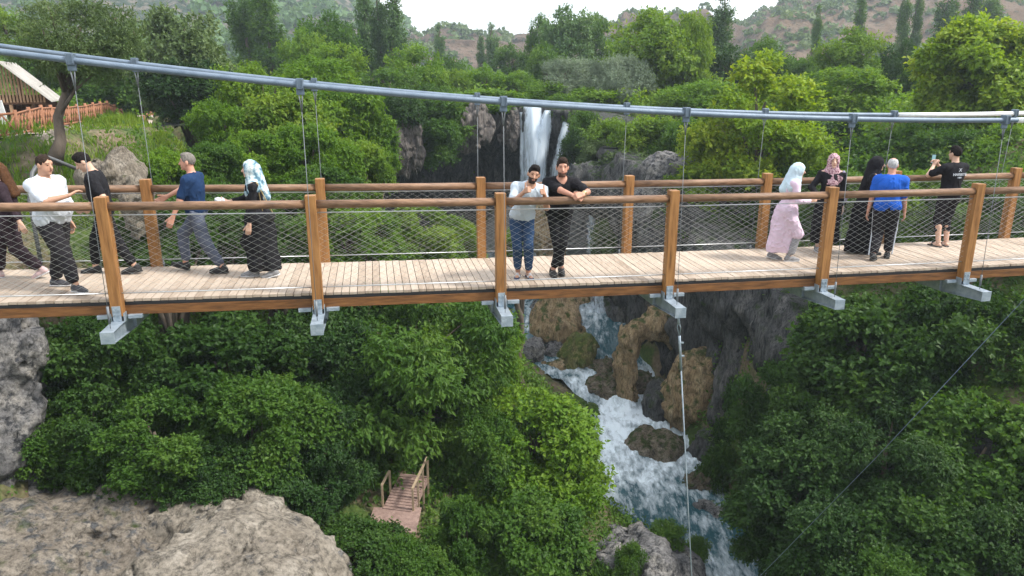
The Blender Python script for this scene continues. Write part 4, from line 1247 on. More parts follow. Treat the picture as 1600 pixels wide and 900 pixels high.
# ------------------------------------------------------------------ water
def water_mat(name, lo=0.40, hi=0.60, scale=(1.2, 0.45, 1.0), deep=(0.02, 0.075, 0.095), foam=(0.74, 0.83, 0.90)):
    m, nt, out = new_mat(name)
    a = N(nt, 'ShaderNodeAttribute', attribute_name='foam')
    tc = N(nt, 'ShaderNodeTexCoord'); mp = N(nt, 'ShaderNodeMapping'); mp.inputs['Scale'].default_value = scale
    nt.links.new(tc.outputs['Object'], mp.inputs['Vector'])
    n1 = N(nt, 'ShaderNodeTexNoise', i_Scale=2.6, i_Detail=10, i_Roughness=0.70, i_Distortion=0.35); nt.links.new(mp.outputs[0], n1.inputs['Vector'])
    ad = N(nt, 'ShaderNodeMath', operation='ADD'); nt.links.new(a.outputs['Fac'], ad.inputs[0]); nt.links.new(n1.outputs['Fac'], ad.inputs[1])
    nl = N(nt, 'ShaderNodeTexNoise', i_Scale=0.55, i_Detail=4, i_Roughness=0.55, i_Distortion=0.8); nt.links.new(mp.outputs[0], nl.inputs['Vector'])
    al = N(nt, 'ShaderNodeMath', operation='MULTIPLY_ADD'); al.inputs[1].default_value = 0.75; nt.links.new(nl.outputs['Fac'], al.inputs[0]); nt.links.new(ad.outputs[0], al.inputs[2])
    sb = N(nt, 'ShaderNodeMath', operation='SUBTRACT'); sb.inputs[1].default_value = 0.375; nt.links.new(al.outputs[0], sb.inputs[0]); ad = sb
    rp = ramp(nt, ad.outputs[0], [(lo, deep), ((lo + hi) / 2, tuple(d * 0.4 + f * 0.42 for d, f in zip(deep, foam))), (hi, foam)])
    rr_ = ramp(nt, ad.outputs[0], [(lo, (0.12,) * 3), (hi, (0.75,) * 3)])
    b = N(nt, 'ShaderNodeBsdfPrincipled'); b.inputs['Specular IOR Level'].default_value = 0.5
    nt.links.new(rp.outputs[0], b.inputs['Base Color']); nt.links.new(rr_.outputs[0], b.inputs['Roughness'])
    n2 = N(nt, 'ShaderNodeTexNoise', i_Scale=4.5, i_Detail=7, i_Distortion=0.6); nt.links.new(mp.outputs[0], n2.inputs['Vector'])
    bp_ = N(nt, 'ShaderNodeBump', i_Strength=0.7, i_Distance=0.12); nt.links.new(n2.outputs['Fac'], bp_.inputs['Height']); nt.links.new(bp_.outputs[0], b.inputs['Normal'])
    nt.links.new(b.outputs[0], out.inputs['Surface'])
    return m


ys = np.arange(2, 63.2, 0.16); us = np.linspace(-1, 1, 61)
YS, US = np.meshgrid(ys, us, indexing='ij')
RXs, RHs = np.interp(YS, _ry, _rx), np.interp(YS, _ry, _rh) + 1.0
WX = RXs + US * RHs
WZ = np.interp(YS, _ry, _rz) + 0.30
turb = np.interp(YS, [0, 24, 28, 30, 32, 37, 41, 43, 44.5, 47.2, 49, 56, 64], [0.04, 0.12, -0.06, -0.08, 0.12, 0.17, 0.20, 0.04, -0.06, -0.02, -0.10, -0.12, 0.08])
WZ = WZ + (0.30 * fbm(WX * 0.9, YS * 0.8, 0 * WX, 5, 61, 0.58)) * (0.35 + np.clip(turb, 0, 1) * 4)
edge = -0.16 * sstep(0.7, 1.0, np.abs(US))
n0, n1 = WX.shape
q = (np.arange(n0 - 1)[:, None] * n1 + np.arange(n1 - 1)[None, :]).ravel()
riv = link('river', np_mesh('river', np.stack([WX.ravel(), YS.ravel(), WZ.ravel()], 1), np.stack([q, q + 1, q + n1 + 1, q + n1], 1), water_mat('river_water', 0.45, 0.80), attrs={'foam': (turb + edge + 0.05).ravel()}))
tag(riv, kind='structure')


def fall_mat(name, dens=0.5):
    m, nt, out = new_mat(name)
    a = N(nt, 'ShaderNodeAttribute', attribute_name='foam')
    tc = N(nt, 'ShaderNodeTexCoord'); mp = N(nt, 'ShaderNodeMapping'); mp.inputs['Scale'].default_value = (3.0, 3.0, 0.22)
    nt.links.new(tc.outputs['Object'], mp.inputs['Vector'])
    n1 = N(nt, 'ShaderNodeTexNoise', i_Scale=1.5, i_Detail=8, i_Roughness=0.6, i_Distortion=0.3); nt.links.new(mp.outputs[0], n1.inputs['Vector'])
    ad = N(nt, 'ShaderNodeMath', operation='ADD'); nt.links.new(a.outputs['Fac'], ad.inputs[0]); nt.links.new(n1.outputs['Fac'], ad.inputs[1])
    rp = ramp(nt, ad.outputs[0], [(dens - 0.12, (0.0,) * 3), (dens + 0.22, (0.95,) * 3)])
    d = N(nt, 'ShaderNodeBsdfDiffuse'); d.inputs['Color'].default_value = (0.74, 0.83, 0.92, 1)
    tl = N(nt, 'ShaderNodeBsdfTranslucent'); tl.inputs['Color'].default_value = (0.70, 0.80, 0.90, 1)
    m0 = N(nt, 'ShaderNodeMixShader'); m0.inputs[0].default_value = 0.35; nt.links.new(d.outputs[0], m0.inputs[1]); nt.links.new(tl.outputs[0], m0.inputs[2])
    tr = N(nt, 'ShaderNodeBsdfTransparent')
    ms = N(nt, 'ShaderNodeMixShader'); nt.links.new(rp.outputs[0], ms.inputs[0]); nt.links.new(tr.outputs[0], ms.inputs[1]); nt.links.new(m0.outputs[0], ms.inputs[2])
    nt.links.new(ms.outputs[0], out.inputs['Surface'])
    return m


fall_m = fall_mat('falling_water', 0.52)


def waterfall(strips):
    """Each strip: list of (px, py, Y, half width in metres, density)."""
    Vs, Fs, fo = [], [], []
    for st in strips:
        st = np.array([[*at(a, b, c), hw, dn] for a, b, c, hw, dn in st])
        t = np.linspace(0, 1, 70); tt = np.linspace(0, 1, len(st))
        C = np.stack([np.interp(t, tt, st[:, k]) for k in range(5)], 1)
        for lay in (0, 0.35):
            uu = np.linspace(-1, 1, 13); b0 = sum(len(v) for v in Vs)
            X = C[:, None, 0] + uu[None, :] * C[:, None, 3] * (1 - lay * 0.4); Y = C[:, None, 1] - 0.35 * (1 - uu[None, :] ** 2) * C[:, None, 3] - lay + 0 * X
            Y = Y + 0.12 * vnoise(X * 3, C[:, None, 2] * 0.4 + 0 * X, 0 * X, 8)
            Z = C[:, None, 2] + 0 * X
            Vs.append(np.stack([X.ravel(), Y.ravel(), Z.ravel()], 1))
            n1_ = 13; q_ = (np.arange(69)[:, None] * n1_ + np.arange(12)[None, :]).ravel() + b0
            Fs.append(np.stack([q_, q_ + 1, q_ + n1_ + 1, q_ + n1_], 1))
            fo.append((C[:, None, 4] - 0.42 * np.abs(uu[None, :]) ** 2.2 + 0 * X).ravel())
    o = link('waterfall', np_mesh('waterfall', np.concatenate(Vs), np.concatenate(Fs), fall_m, attrs={'foam': np.concatenate(fo)}))
    tag(o, kind='structure')
    return o


waterfall([
    [(832, 165, 60.6, 0.75, 0.42), (834, 215, 59.9, 0.8, 0.36), (836, 275, 59.6, 1.15, 0.24), (838, 340, 59.4, 1.3, 0.06), (840, 415, 59.2, 1.5, -0.05)],
    [(858, 172, 60.4, 0.45, 0.40), (850, 205, 59.9, 0.65, 0.36), (841, 250, 59.6, 0.75, 0.30), (838, 330, 59.4, 0.8, 0.05)],
    [(884, 190, 59.6, 0.35, 0.32), (879, 225, 59.2, 0.5, 0.20), (872, 265, 58.9, 0.9, 0.12), (868, 330, 58.6, 1.1, 0.10), (866, 400, 58.4, 1.2, 0.2)],
    [(892, 200, 59.0, 0.7, 0.0), (890, 280, 58.6, 0.8, 0.0)],
    [(815, 175, 60.8, 0.25, 0.25), (816, 240, 60.4, 0.3, 0.16), (817, 330, 60.0, 0.5, 0.1)],
])
# the lower cascade between the rocks, and the side streams at the left
waterfall([
    [(922, 300, 49.6, 0.45, 0.02), (926, 380, 48.6, 0.55, 0.10), (930, 440, 47.8, 0.65, 0.10), (940, 520, 46.6, 0.9, 0.05)],
    [(915, 505, 46.4, 0.5, 0.25), (922, 540, 45.9, 0.7, 0.22), (936, 570, 45.3, 0.9, 0.26)],
    [(800, 545, 44.4, 0.5, 0.32), (806, 575, 44.0, 0.6, 0.30), (812, 602, 43.7, 0.7, 0.38)],
    [(836, 560, 44.4, 0.3, 0.28), (840, 600, 44.0, 0.45, 0.28)],
])

# ------------------------------------------------------------------ rocks
B = boulder
B(896, 557, 44.2, 62, 84, rk_moss, 'tall pointed yellow green mossy boulder beside the cascade', 31, 0.8, streak=1.4)
B(868, 512, 46.0, 78, 110, rk_tufa, 'brown tufa pillar under the bridge beside the small cascade', 32, 0.8, name='rock_pillar', streak=2.0)
B(948, 622, 41.4, 84, 66, rk_wet, 'large rounded brown boulder at the head of the rapids', 33, 1.0)
B(882, 606, 42.6, 58, 32, rk_wet, 'low flat brown rock left of the large boulder at the rapids', 34, 1.1)
B(940, 588, 43.2, 76, 44, rk_wet, 'brown boulder behind the large rounded one at the rapids', 35, 1.0)
B(830, 560, 44.6, 50, 66, rk_grey, 'grey upright rock between two side streams', 36, 0.9)
B(815, 600, 43.0, 40, 40, rk_grey, 'small grey rock at the foot of the side stream', 46, 0.9)
B(960, 500, 48.2, 92, 92, rk_cliff, 'dark green mossy rock bulge beneath the bridge between cascade and arch', 37, 0.7, streak=1.5)
B(1020, 706, 35.4, 100, 74, rk_wet, 'brown boulder standing alone in the middle of the rapids', 38, 0.9)
B(1006, 684, 35.8, 36, 28, rk_wet, 'small knob of rock leaning on the midstream boulder', 39, 1.0)
B(1018, 764, 32.4, 24, 20, rk_wet, 'small dark wet rock poking through foam below the midstream boulder', 40, 1.0)
B(1072, 776, 31.8, 52, 16, rk_wet, 'flat dark wet rock washed over by foam near the right bank', 41, 1.0)
B(1066, 806, 30.4, 36, 30, rk_wet, 'dark rock at the right edge of the rapids beside the grey rock', 42, 1.0)
B(1108, 806, 30.2, 58, 40, rk_grey, 'grey brown rock on the right bank of the rapids', 43, 1.0)
B(1078, 620, 37.6, 94, 150, rk_tufa, 'tall tan tufa boulder hanging over the right side of the rapids', 44, 0.7, streak=1.5)
B(1032, 640, 38.6, 62, 92, rk_cliff, 'dark mossy wet rock beneath the tan tufa at the rapids', 45, 0.8, streak=1.3)
B(998, 892, 24.0, 205, 150, rk_grey, 'big rough grey rock at the bottom of the picture beside the stream', 47, 0.8, amp=0.30)

# arch of tan tufa
A_ = [at(984, 640, 40.2), at(976, 575, 40.4), at(990, 522, 40.6), at(1028, 500, 40.8), at(1064, 520, 40.9), at(1082, 570, 40.9)]
ar = rock_mesh('rock_arch', [('c', np.array(A_[k]), np.array(A_[k + 1]), (0.45, 0.62, 0.7, 0.75, 0.8)[k], (0.62, 0.7, 0.75, 0.8, 0.9)[k]) for k in range(5)], 0.10, rk_tufa, 0.26, 1.3, 51, 1.4)
tag(ar, 'arch of tan tufa curling over a dark hollow beside the rapids', 'rock arch')
hb_ = rock_mesh('rock_outcrop', [('e', np.array(at(1100, 545, 40.5)), (1.5, 1.2, 2.6)), ('e', np.array(at(1120, 500, 41)), (1.3, 1.1, 1.8)), ('e', np.array(at(1085, 480, 42)), (1.6, 1.2, 1.0))], 0.12, rk_tufa, 0.4, 0.9, 52, 2.2)
tag(hb_, 'tall brown fluted tufa outcrop joining the arch to the cliff', 'rock')

# left bank outcrops
def P_(px, py, Y, dz=0): p = np.array(at(px, py, Y)); p[2] += dz; return p
o = rock_mesh('rock_outcrop', [
    ('e', P_(385, 850, 17.6, -1.4), (2.7, 2.2, 2.1), 0.2), ('e', P_(330, 800, 19.2, -1.2), (2.4, 1.8, 1.7)), ('e', P_(430, 900, 16.6, -1.6), (1.9, 2.2, 2.2)),
    ('e', P_(300, 905, 16.2, -1.4), (2.4, 2.0, 1.9))], 0.10, rk_lime, 0.34, 0.55, 61)
tag(o, 'broad pale limestone outcrop with a rounded edge at the bottom left', 'rock')
o = rock_mesh('rock_outcrop', [
    ('e', P_(90, 850, 17.6, -1.5), (3.4, 2.4, 2.0), 0.1), ('e', P_(150, 780, 19.6, -1.5), (2.9, 1.8, 1.9)), ('e', P_(-60, 860, 17.2, -1.0), (3.0, 2.6, 2.0)), ('c', P_(20, 880, 16.8, -0.1), P_(235, 765, 19.6, -0.4), 0.42, 0.6)],
    0.10, rock_mat('earthy_limestone', (0.145, 0.124, 0.102), (0.25, 0.216, 0.178), (0.36, 0.322, 0.275), (0.11, 0.112, 0.118), 0.50, scale=1.2, moss=(0.055, 0.075, 0.022), moss_amt=0.74), 0.34, 0.7, 62)
tag(o, 'earthy brown rock shelf with a grey ridge in the lower left corner', 'rock')
o = rock_mesh('rock_outcrop', [('e', P_(20, 735, 20.5, -0.5), (1.6, 1.2, 0.9), -0.2), ('e', P_(-40, 750, 20.2, -0.6), (1.6, 1.2, 0.9))], 0.09, rk_grey, 0.22, 1.0, 63, 0.5)
tag(o, 'layered grey rock ledge at the left edge above the brown shelf', 'rock')
o = rock_mesh('rock_outcrop', [('e', P_(-50, 600, 20.5, 0), (2.1, 1.8, 3.4)), ('e', P_(22, 530, 21.5, 0), (0.9, 1.0, 1.5)), ('e', P_(-40, 660, 20.0, -0.5), (1.8, 1.5, 1.7)), ('e', P_(-90, 520, 21, 0), (2.4, 2, 3))], 0.10, rk_grey, 0.5, 0.8, 64, 1.3)
tag(o, 'steep grey and tan rock face beneath the bridge at the left edge', 'rock')
o = rock_mesh('rock_outcrop', [('e', P_(503, 885, 18.6, -0.6), (0.75, 0.9, 1.2)), ('e', P_(520, 905, 18.2, -0.6), (0.6, 0.8, 1.0))], 0.08, rk_grey, 0.2, 1.2, 65)
tag(o, 'small dark crusty rock against the right end of the pale outcrop', 'rock')
o = rock_mesh('rock_mound', [('e', P_(188, 262, 23.5, -0.2), (0.62, 0.8, 0.70), 0.3), ('e', P_(212, 300, 22.8, -0.6), (0.40, 0.7, 1.0)), ('e', P_(150, 258, 24.2, -0.5), (0.6, 0.8, 0.6))], 0.08, rock_mat('weathered_mound', (0.15, 0.12, 0.09), (0.27, 0.23, 0.18), (0.36, 0.32, 0.27), (0.10, 0.095, 0.085), 0.6, True, 1.8, (0.07, 0.09, 0.025), 0.72), 0.20, 1.6, 166, 1.0)
tag(o, 'weathered grey brown rock mound on the left bank behind the walkers', 'rock')
o = rock_mesh('rock_outcrop', [('e', P_(1040, 268, 44.5, -0.2), (1.9, 1.2, 1.3)), ('e', P_(1010, 300, 44.2, -0.4), (1.5, 1.2, 1.3)), ('e', P_(1020, 350, 43.6, 0), (1.0, 1.0, 1.5))], 0.11, rk_grey, 0.4, 0.9, 67, 1.6)
tag(o, 'pale grey rock showing through the bushes behind the far handrail', 'rock')
o = rock_mesh('rock_outcrop', [('e', P_(930, 275, 49.5, -0.2), (1.8, 1.4, 1.2)), ('e', P_(960, 300, 48.5, -0.4), (1.9, 1.4, 1.6))], 0.11, rk_cliff, 0.4, 0.9, 68, 1.6)
tag(o, 'dark shrub grown rock shoulder right of the waterfall', 'rock')
# pale curtains of tufa hanging at the cave mouth
for k, (px_, py_, Y_, w_, h_, lb) in enumerate([(632, 215, 54.0, 44, 110, 'fluted grey tufa curtain at the left side of the cave'), (628, 245, 53.6, 30, 60, 'lower tip of the grey tufa curtain at the cave'), (722, 190, 58.5, 60, 60, 'pale hanging tufa apron below the bushes over the cave'), (726, 215, 58.3, 18, 50, 'pale tufa spike hanging from the apron over the cave'), (798, 205, 60.2, 26, 60, 'brown tufa rib just left of the waterfall')]):
    B(px_, py_, Y_, w_, h_, rock_mat('pale_tufa', (0.085, 0.075, 0.07), (0.165, 0.145, 0.135), (0.27, 0.24, 0.22), (0.05, 0.048, 0.046), 0.56, True, 1.6) if k == 0 else bpy.data.materials['pale_tufa'], lb, 80 + k, 0.45, name='rock_curtain', streak=3.0, amp=0.5)

# more rocks crowding the head of the rapids
B(846, 520, 46.5, 44, 96, rk_grey, 'slim grey tufa column left of the brown pillar', 131, 0.8, name='rock_pillar', streak=2.2)
B(862, 585, 43.6, 46, 44, rk_tufa, 'small tan rock between the side stream and the mossy boulder', 132, 0.9)
B(916, 600, 42.6, 40, 34, rk_wet, 'small brown rock wedged between mossy boulder and cascade foot', 133, 0.9)
B(975, 650, 40.2, 36, 26, rk_wet, 'small rock at the lower right foot of the large rounded boulder', 134, 0.9)
B(1000, 600, 41.6, 44, 46, rk_wet, 'brown rock under the arch foot', 135, 0.9)
B(945, 668, 39.0, 34, 22, rk_wet, 'small rock at the left edge of the white water', 136, 0.9)
B(985, 735, 34.0, 22, 14, rk_wet, 'tiny rock in the foam left of the midstream boulder', 137, 1.0)
B(1048, 742, 33.8, 30, 18, rk_wet, 'small dark rock just below the midstream boulder on its right', 138, 1.0)
B(1100, 700, 34.6, 60, 70, rk_cliff, 'dark mossy rock at the foot of the cliff beside the midstream boulder', 139, 0.8)
B(1092, 760, 31.8, 50, 40, rk_wet, 'brown bank rock below the dark mossy one', 140, 0.9)
B(905, 480, 49.0, 60, 60, rk_tufa, 'tan tufa knob behind the small cascade under the beam', 141, 0.8, streak=1.6)
B(838, 612, 42.6, 62, 40, rk_grey, 'grey rock slab at the foot of the two side streams', 142, 0.9)
B(868, 548, 45.2, 36, 60, rk_grey, 'narrow grey rock left of the mossy boulder', 143, 0.9, streak=1.6)
B(800, 622, 42.2, 50, 40, rk_wet, 'brown rock half under the bright plane tree by the side stream', 144, 0.9)
B(925, 640, 40.6, 50, 34, rk_wet, 'rounded brown rock on the left edge where the white water starts', 145, 0.9)
B(854, 372, 51.0, 48, 130, rk_tufa, 'brown tufa column standing behind the two leaning men', 146, 0.8, name='rock_pillar', streak=2.2)
B(948, 335, 49.5, 44, 80, rk_moss, 'yellow green mossy rock beside the thin cascade behind the railing', 147, 0.8, streak=1.6)
# spray hanging at the foot of the fall
mm_, nt, out = new_mat('mist')
vp = N(nt, 'ShaderNodeVolumePrincipled', i_Density=0.045, i_Anisotropy=0.1); vp.inputs['Color'].default_value = (0.92, 0.96, 1, 1)
nt.links.new(vp.outputs[0], out.inputs['Volume'])
c_ = np.array(at(842, 385, 56.0)); S_ = SDF(); S_.ell((0, 0, 0), (4.6, 3.2, 4.2)); S_.ell((2.0, -1.0, -1.5), (3.5, 2.5, 2.6))
v, q_ = S_.mesh(0.4); mo = link('mist', np_mesh('mist', v, q_, mm_)); mo.location = c_; tag(mo, kind='stuff')
# ------------------------------------------------------------------ foliage
LM = {
    'plane': leaf_mat('leaf_plane', (0.042, 0.105, 0.009), (0.100, 0.195, 0.016), (0.175, 0.265, 0.030)),
    'yellow': leaf_mat('leaf_yellow_green', (0.075, 0.145, 0.009), (0.165, 0.260, 0.018), (0.300, 0.350, 0.030)),
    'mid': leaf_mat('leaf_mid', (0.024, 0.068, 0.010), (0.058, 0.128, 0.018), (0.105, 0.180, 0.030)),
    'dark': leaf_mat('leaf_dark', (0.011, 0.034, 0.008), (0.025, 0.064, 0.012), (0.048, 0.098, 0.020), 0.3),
    'deep': leaf_mat('leaf_gorge_shade', (0.015, 0.043, 0.008), (0.036, 0.086, 0.014), (0.070, 0.132, 0.025)),  # mid green darkened so the leaf colour carries the gorge shade
    'grey': leaf_mat('leaf_grey', (0.12, 0.165, 0.11), (0.20, 0.255, 0.175), (0.29, 0.35, 0.25), 0.25, (1.2, 1.2, 0.9)),
    'olive': leaf_mat('leaf_olive', (0.046, 0.080, 0.026), (0.092, 0.140, 0.048), (0.150, 0.200, 0.080), 0.28, (1.4, 1.4, 0.8)),
    'poplar': leaf_mat('leaf_poplar', (0.038, 0.085, 0.030), (0.075, 0.145, 0.048), (0.125, 0.205, 0.072), 0.28),
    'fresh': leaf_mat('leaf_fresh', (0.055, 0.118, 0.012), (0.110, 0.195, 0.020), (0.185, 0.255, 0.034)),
}
m_bark = noisy('bark', [(0.3, (0.055, 0.042, 0.032)), (0.7, (0.15, 0.12, 0.095))], 2.5, 0.95, 0.7, 9, (1, 1, 0.3))


def leaf_quads(P, D, Nn, ln, wd, rng):
    """Folded diamond leaves: P stalk, D direction, Nn normal, all (n,3)."""
    D = D / (np.linalg.norm(D, axis=1, keepdims=True) + 1e-9)
    S_ = np.cross(D, Nn); S_ /= (np.linalg.norm(S_, axis=1, keepdims=True) + 1e-9)
    ln = ln[:, None]; wd = wd[:, None]
    up = np.cross(S_, D)
    a = P
    b = P + D * ln * 0.45 + S_ * wd * 0.5 + up * wd * 0.10
    c = P + D * ln - up * ln * 0.10
    d = P + D * ln * 0.45 - S_ * wd * 0.5 + up * wd * 0.10
    V = np.stack([a, b, c, d], 1).reshape(-1, 3)
    return V, np.arange(len(V)).reshape(-1, 4)


def unit(n, rng):
    v = rng.normal(size=(n, 3)); return v / np.linalg.norm(v, axis=1, keepdims=True)


def crown_arrays(seed, Rr, H, nsp, nlf, ln, clumps=26, cr=(0.26, 0.42), prof='round', droop=0.0, wide=0.62, fill=0.25):
    rng = np.random.default_rng(seed)
    C, cw, cv = [], [], []
    for k in range(clumps):
        t = rng.uniform(-0.95, 0.95)
        if prof == 'round': rad = math.sqrt(max(0.05, 1 - abs(t) ** 2.4))
        elif prof == 'cone': rad = np.interp(t, [-1, -0.5, 0.2, 1], [0.55, 1.0, 0.75, 0.10])
        elif prof == 'col': rad = np.interp(t, [-1, -0.7, 0.3, 1], [0.45, 1.0, 0.85, 0.12])
        elif prof == 'dome': rad = np.interp(t, [-1, -0.3, 0.4, 1], [1.0, 1.0, 0.8, 0.25])
        a = rng.uniform(0, 2 * math.pi); q = rng.uniform(0.30, 1.02) ** 0.7
        c = np.array([math.cos(a) * rad * q * Rr, math.sin(a) * rad * q * Rr, t * H / 2 * 0.92])
        C.append(c); cw.append(rng.uniform(*cr) * (0.55 + 0.45 * rad) * (1.15 - 0.35 * q)); cv.append(rng.random())
    C = np.array(C); cw = np.array(cw) * Rr; cv = np.array(cv)
    asp = 1.0 if prof != 'col' else 2.0
    p = cw ** 2; p /= p.sum()
    ci = rng.choice(clumps, nsp, p=p)
    U = unit(nsp, rng); U[:, 2] = U[:, 2] * 0.9 + 0.12
    rr_ = np.where(rng.random(nsp) < fill, rng.uniform(0.2, 0.8, nsp), rng.uniform(0.78, 1.06, nsp))
    rr_ *= np.where(rng.random(nsp) < 0.09, rng.uniform(1.1, 1.38, nsp), 1.0)
    rr_ *= 1 + 0.34 * fbm(U[:, 0] * 2.2 + ci * 3.1, U[:, 1] * 2.2, U[:, 2] * 2.2, 3, seed)
    X = C[ci] + U * (rr_ * cw[ci])[:, None] * np.array([1, 1, 0.78 * asp])
    Dt = U * 0.8 + unit(nsp, rng) * 0.7 + np.array([0, 0, 0.15 - droop])
    Dt /= np.linalg.norm(Dt, axis=1, keepdims=True)
    tw = ln * rng.uniform(1.0, 2.6, nsp)
    sv = cv[ci] * 0.40 + rng.random(nsp) * 0.25
    k = np.tile(np.arange(nlf), nsp); s_ = np.repeat(np.arange(nsp), nlf); n = nsp * nlf
    f = (k + rng.random(n)) / nlf
    P = X[s_] + Dt[s_] * (f * tw[s_])[:, None] + rng.normal(size=(n, 3)) * ln * 0.12
    side = unit(n, rng)
    D = Dt[s_] * 0.55 + side * 0.8 + np.array([0, 0, -0.18 - droop])
    Nn = np.array([0, 0, 0.75]) + U[s_] * 0.55 + unit(n, rng) * 0.55
    L = ln * rng.uniform(0.65, 1.25, n)
    V, F = leaf_quads(P, D, Nn, L, L * wide * rng.uniform(0.8, 1.2, n), rng)
    va = np.repeat(sv[s_] + rng.random(n) * 0.22, 4)
    return V, F, va, C


PROTO = {}
def proto(kind, seed, *a, **kw):
    V, F, va, C = crown_arrays(seed, *a, **kw)
    V[:, 2] -= (np.percentile(V[:, 2], 99.7) + np.percentile(V[:, 2], 0.3)) / 2
    rx = np.percentile(np.abs(V[:, :2]), 98.0); rz = (np.percentile(V[:, 2], 99.7) - np.percentile(V[:, 2], 0.3)) / 2
    PROTO.setdefault(kind, []).append((V, F, va, rx, rz, C))


for q in range(3): proto('near', 100 + q, 3.0, 5.6, 7600, 7, 0.19, clumps=48, cr=(0.15, 0.31), droop=0.1, fill=0.14)
for q in range(2): proto('broad', 105 + q, 3.0, 5.4, 7000, 6, 0.225, clumps=44, cr=(0.15, 0.30), droop=0.15, fill=0.12, wide=0.72)
for q in range(2): proto('weep', 110 + q, 3.2, 6.0, 9000, 7, 0.16, clumps=56, cr=(0.15, 0.27), fill=0.15, droop=0.45, wide=0.42)
for q in range(3): proto('mid', 120 + q, 3.4, 6.0, 3300, 6, 0.25, clumps=38, cr=(0.17, 0.34), fill=0.15)
proto('peak', 130, 3.4, 7.5, 5200, 6, 0.21, clumps=44, cr=(0.20, 0.34), prof='cone')
for q in range(2): proto('far', 140 + q, 4.5, 7.5, 1900, 5, 0.42, clumps=28, cr=(0.22, 0.38))
for q in range(2): proto('fine', 150 + q, 3.2, 4.6, 4200, 6, 0.24, clumps=28, wide=0.30, droop=0.1)
for q in range(2): proto('poplar', 160 + q, 1.3, 13, 1900, 5, 0.30, clumps=46, cr=(0.34, 0.55), prof='col', wide=0.55)
for q in range(3): proto('bush', 170 + q, 1.8, 2.4, 2100, 6, 0.17, clumps=20, prof='dome', cr=(0.26, 0.44))
_mesh_cache = {}


def crown_mesh(kind, v, col):
    key = (kind, v, col)
    if key not in _mesh_cache:
        V, F, va, *_ = PROTO[kind][v]
        _mesh_cache[key] = np_mesh('crown', V, F, LM[col], smooth=False, attrs={'var': va})
    return _mesh_cache[key]


_tc = [0]
def tree(kind, px, ptop, wpx, hpx, Y, col, label, cat='tree', group=None, name=None, trunk=True, base=None, depthk=0.9):
    _tc[0] += 1
    rng = random.Random(_tc[0] * 7 + 1)
    v = _tc[0] % len(PROTO[kind]); rx, rz = PROTO[kind][v][3:5]
    c = np.array(at(px, ptop + hpx / 2, Y)); dep = Y * _c + (CAM_H - c[2]) * _s
    sx = wpx / 2 / FPX * dep / rx; sz = hpx / 2 / FPX * dep / rz
    g = hz(c[0], c[1])
    nm = name or cat
    me = crown_mesh(kind, v, col)
    rot = rng.uniform(0, 6.28)
    bottom = c[2] - sz * rz
    if cat == 'bush' or not trunk:
        o = link(nm, me); o.location = c; o.scale = (sx, sx * depthk, sz); o.rotation_euler = (0, 0, rot if abs(depthk - 1) < .15 else 0)
        tag(o, label, cat, group)
        return o
    b = np.array(base) if base is not None else np.array([c[0] + rng.uniform(-.3, .3), c[1], g - 0.15])
    o = empty(nm, tuple(b)); tag(o, label, cat, group)
    k = link('crown', me, o); k.location = c - b; k.scale = (sx, sx * 0.95, sz); k.rotation_euler = (0, 0, rot)
    mb = MB(); top = c - b + np.array([0, 0, sz * rz * (0.35 if kind != 'poplar' else 0.9)])
    r0 = max(0.07, min(0.30, 0.045 * np.linalg.norm(top)))
    ts = np.linspace(0, 1, 7)
    wob = np.array([[rng.uniform(-1, 1), rng.uniform(-1, 1), 0] for _ in ts]) * 0.04 * np.linalg.norm(top); wob[0] = 0
    pts = [top * t + w_ for t, w_ in zip(ts, wob)]
    mb.tube(pts, [r0 * (1.35 if i == 0 else 1 - 0.78 * t) for i, t in enumerate(ts)], 8)
    if kind != 'poplar':
        cr_, sr_ = math.cos(rot), math.sin(rot)
        for cc in PROTO[kind][v][5][:9]:
            e = c - b + np.array([(cc[0] * cr_ - cc[1] * sr_) * sx, (cc[0] * sr_ + cc[1] * cr_) * sx, cc[2] * sz])
            i0 = rng.choice([2, 3, 4]); s = np.array(pts[i0])
            mb.tube([s, s + (e - s) * 0.5 + np.array([0, 0, 0.08 * np.linalg.norm(e - s)]), e], [r0 * 0.42, r0 * 0.25, r0 * 0.08], 5)
    mb.build('trunk', m_bark, o)
    return o


T_ = tree
LB = 'leafy plane trees rising out of the gorge on the left'
# ---- distance, left to right
T_('far', 12, 12, 80, 80, 62, 'fresh', 'bright green tree at the far left edge behind the hut')
T_('far', 60, 60, 90, 80, 58, 'mid', 'mid green tree just behind the hut roof')
T_('fine', 122, 0, 180, 128, 27.5, 'olive', 'olive green tree with leaning dark trunk beside the rustic fence', base=at(84, 254, 26.5))
T_('mid', 175, 95, 120, 80, 60, 'mid', 'green tree between the leaning trunk tree and the dark olive tree')
T_('mid', 284, 20, 160, 170, 48, 'olive', 'broad dark olive tree standing behind the end of the fence')
T_('mid', 300, 95, 130, 100, 46, 'dark', 'dark shaded tree at the foot of the broad olive tree')
T_('far', 215, 60, 110, 110, 60, 'mid', 'green tree half hidden behind the broad olive tree')
T_('poplar', 380, -30, 46, 150, 92, 'mid', 'left poplar of the pair above the bright trees, its top cut by the frame', 'poplar')
T_('poplar', 416, -22, 50, 145, 90, 'mid', 'right poplar of the pair above the bright trees, fuller than its neighbour', 'poplar')
T_('far', 440, 55, 50, 80, 96, 'olive', 'pale narrow tree at the right of the poplar pair')
T_('far', 505, 22, 95, 105, 76, 'mid', 'rounded green tree left of the three dark poplars')
T_('far', 545, 40, 70, 85, 82, 'dark', 'dark tree directly behind the rounded one near the three poplars')
T_('far', 478, 48, 66, 80, 72, 'plane', 'lighter green tree leaning out left of the three dark poplars')
T_('far', 530, 70, 90, 70, 66, 'plane', 'fresh green tree in front of the three dark poplars')
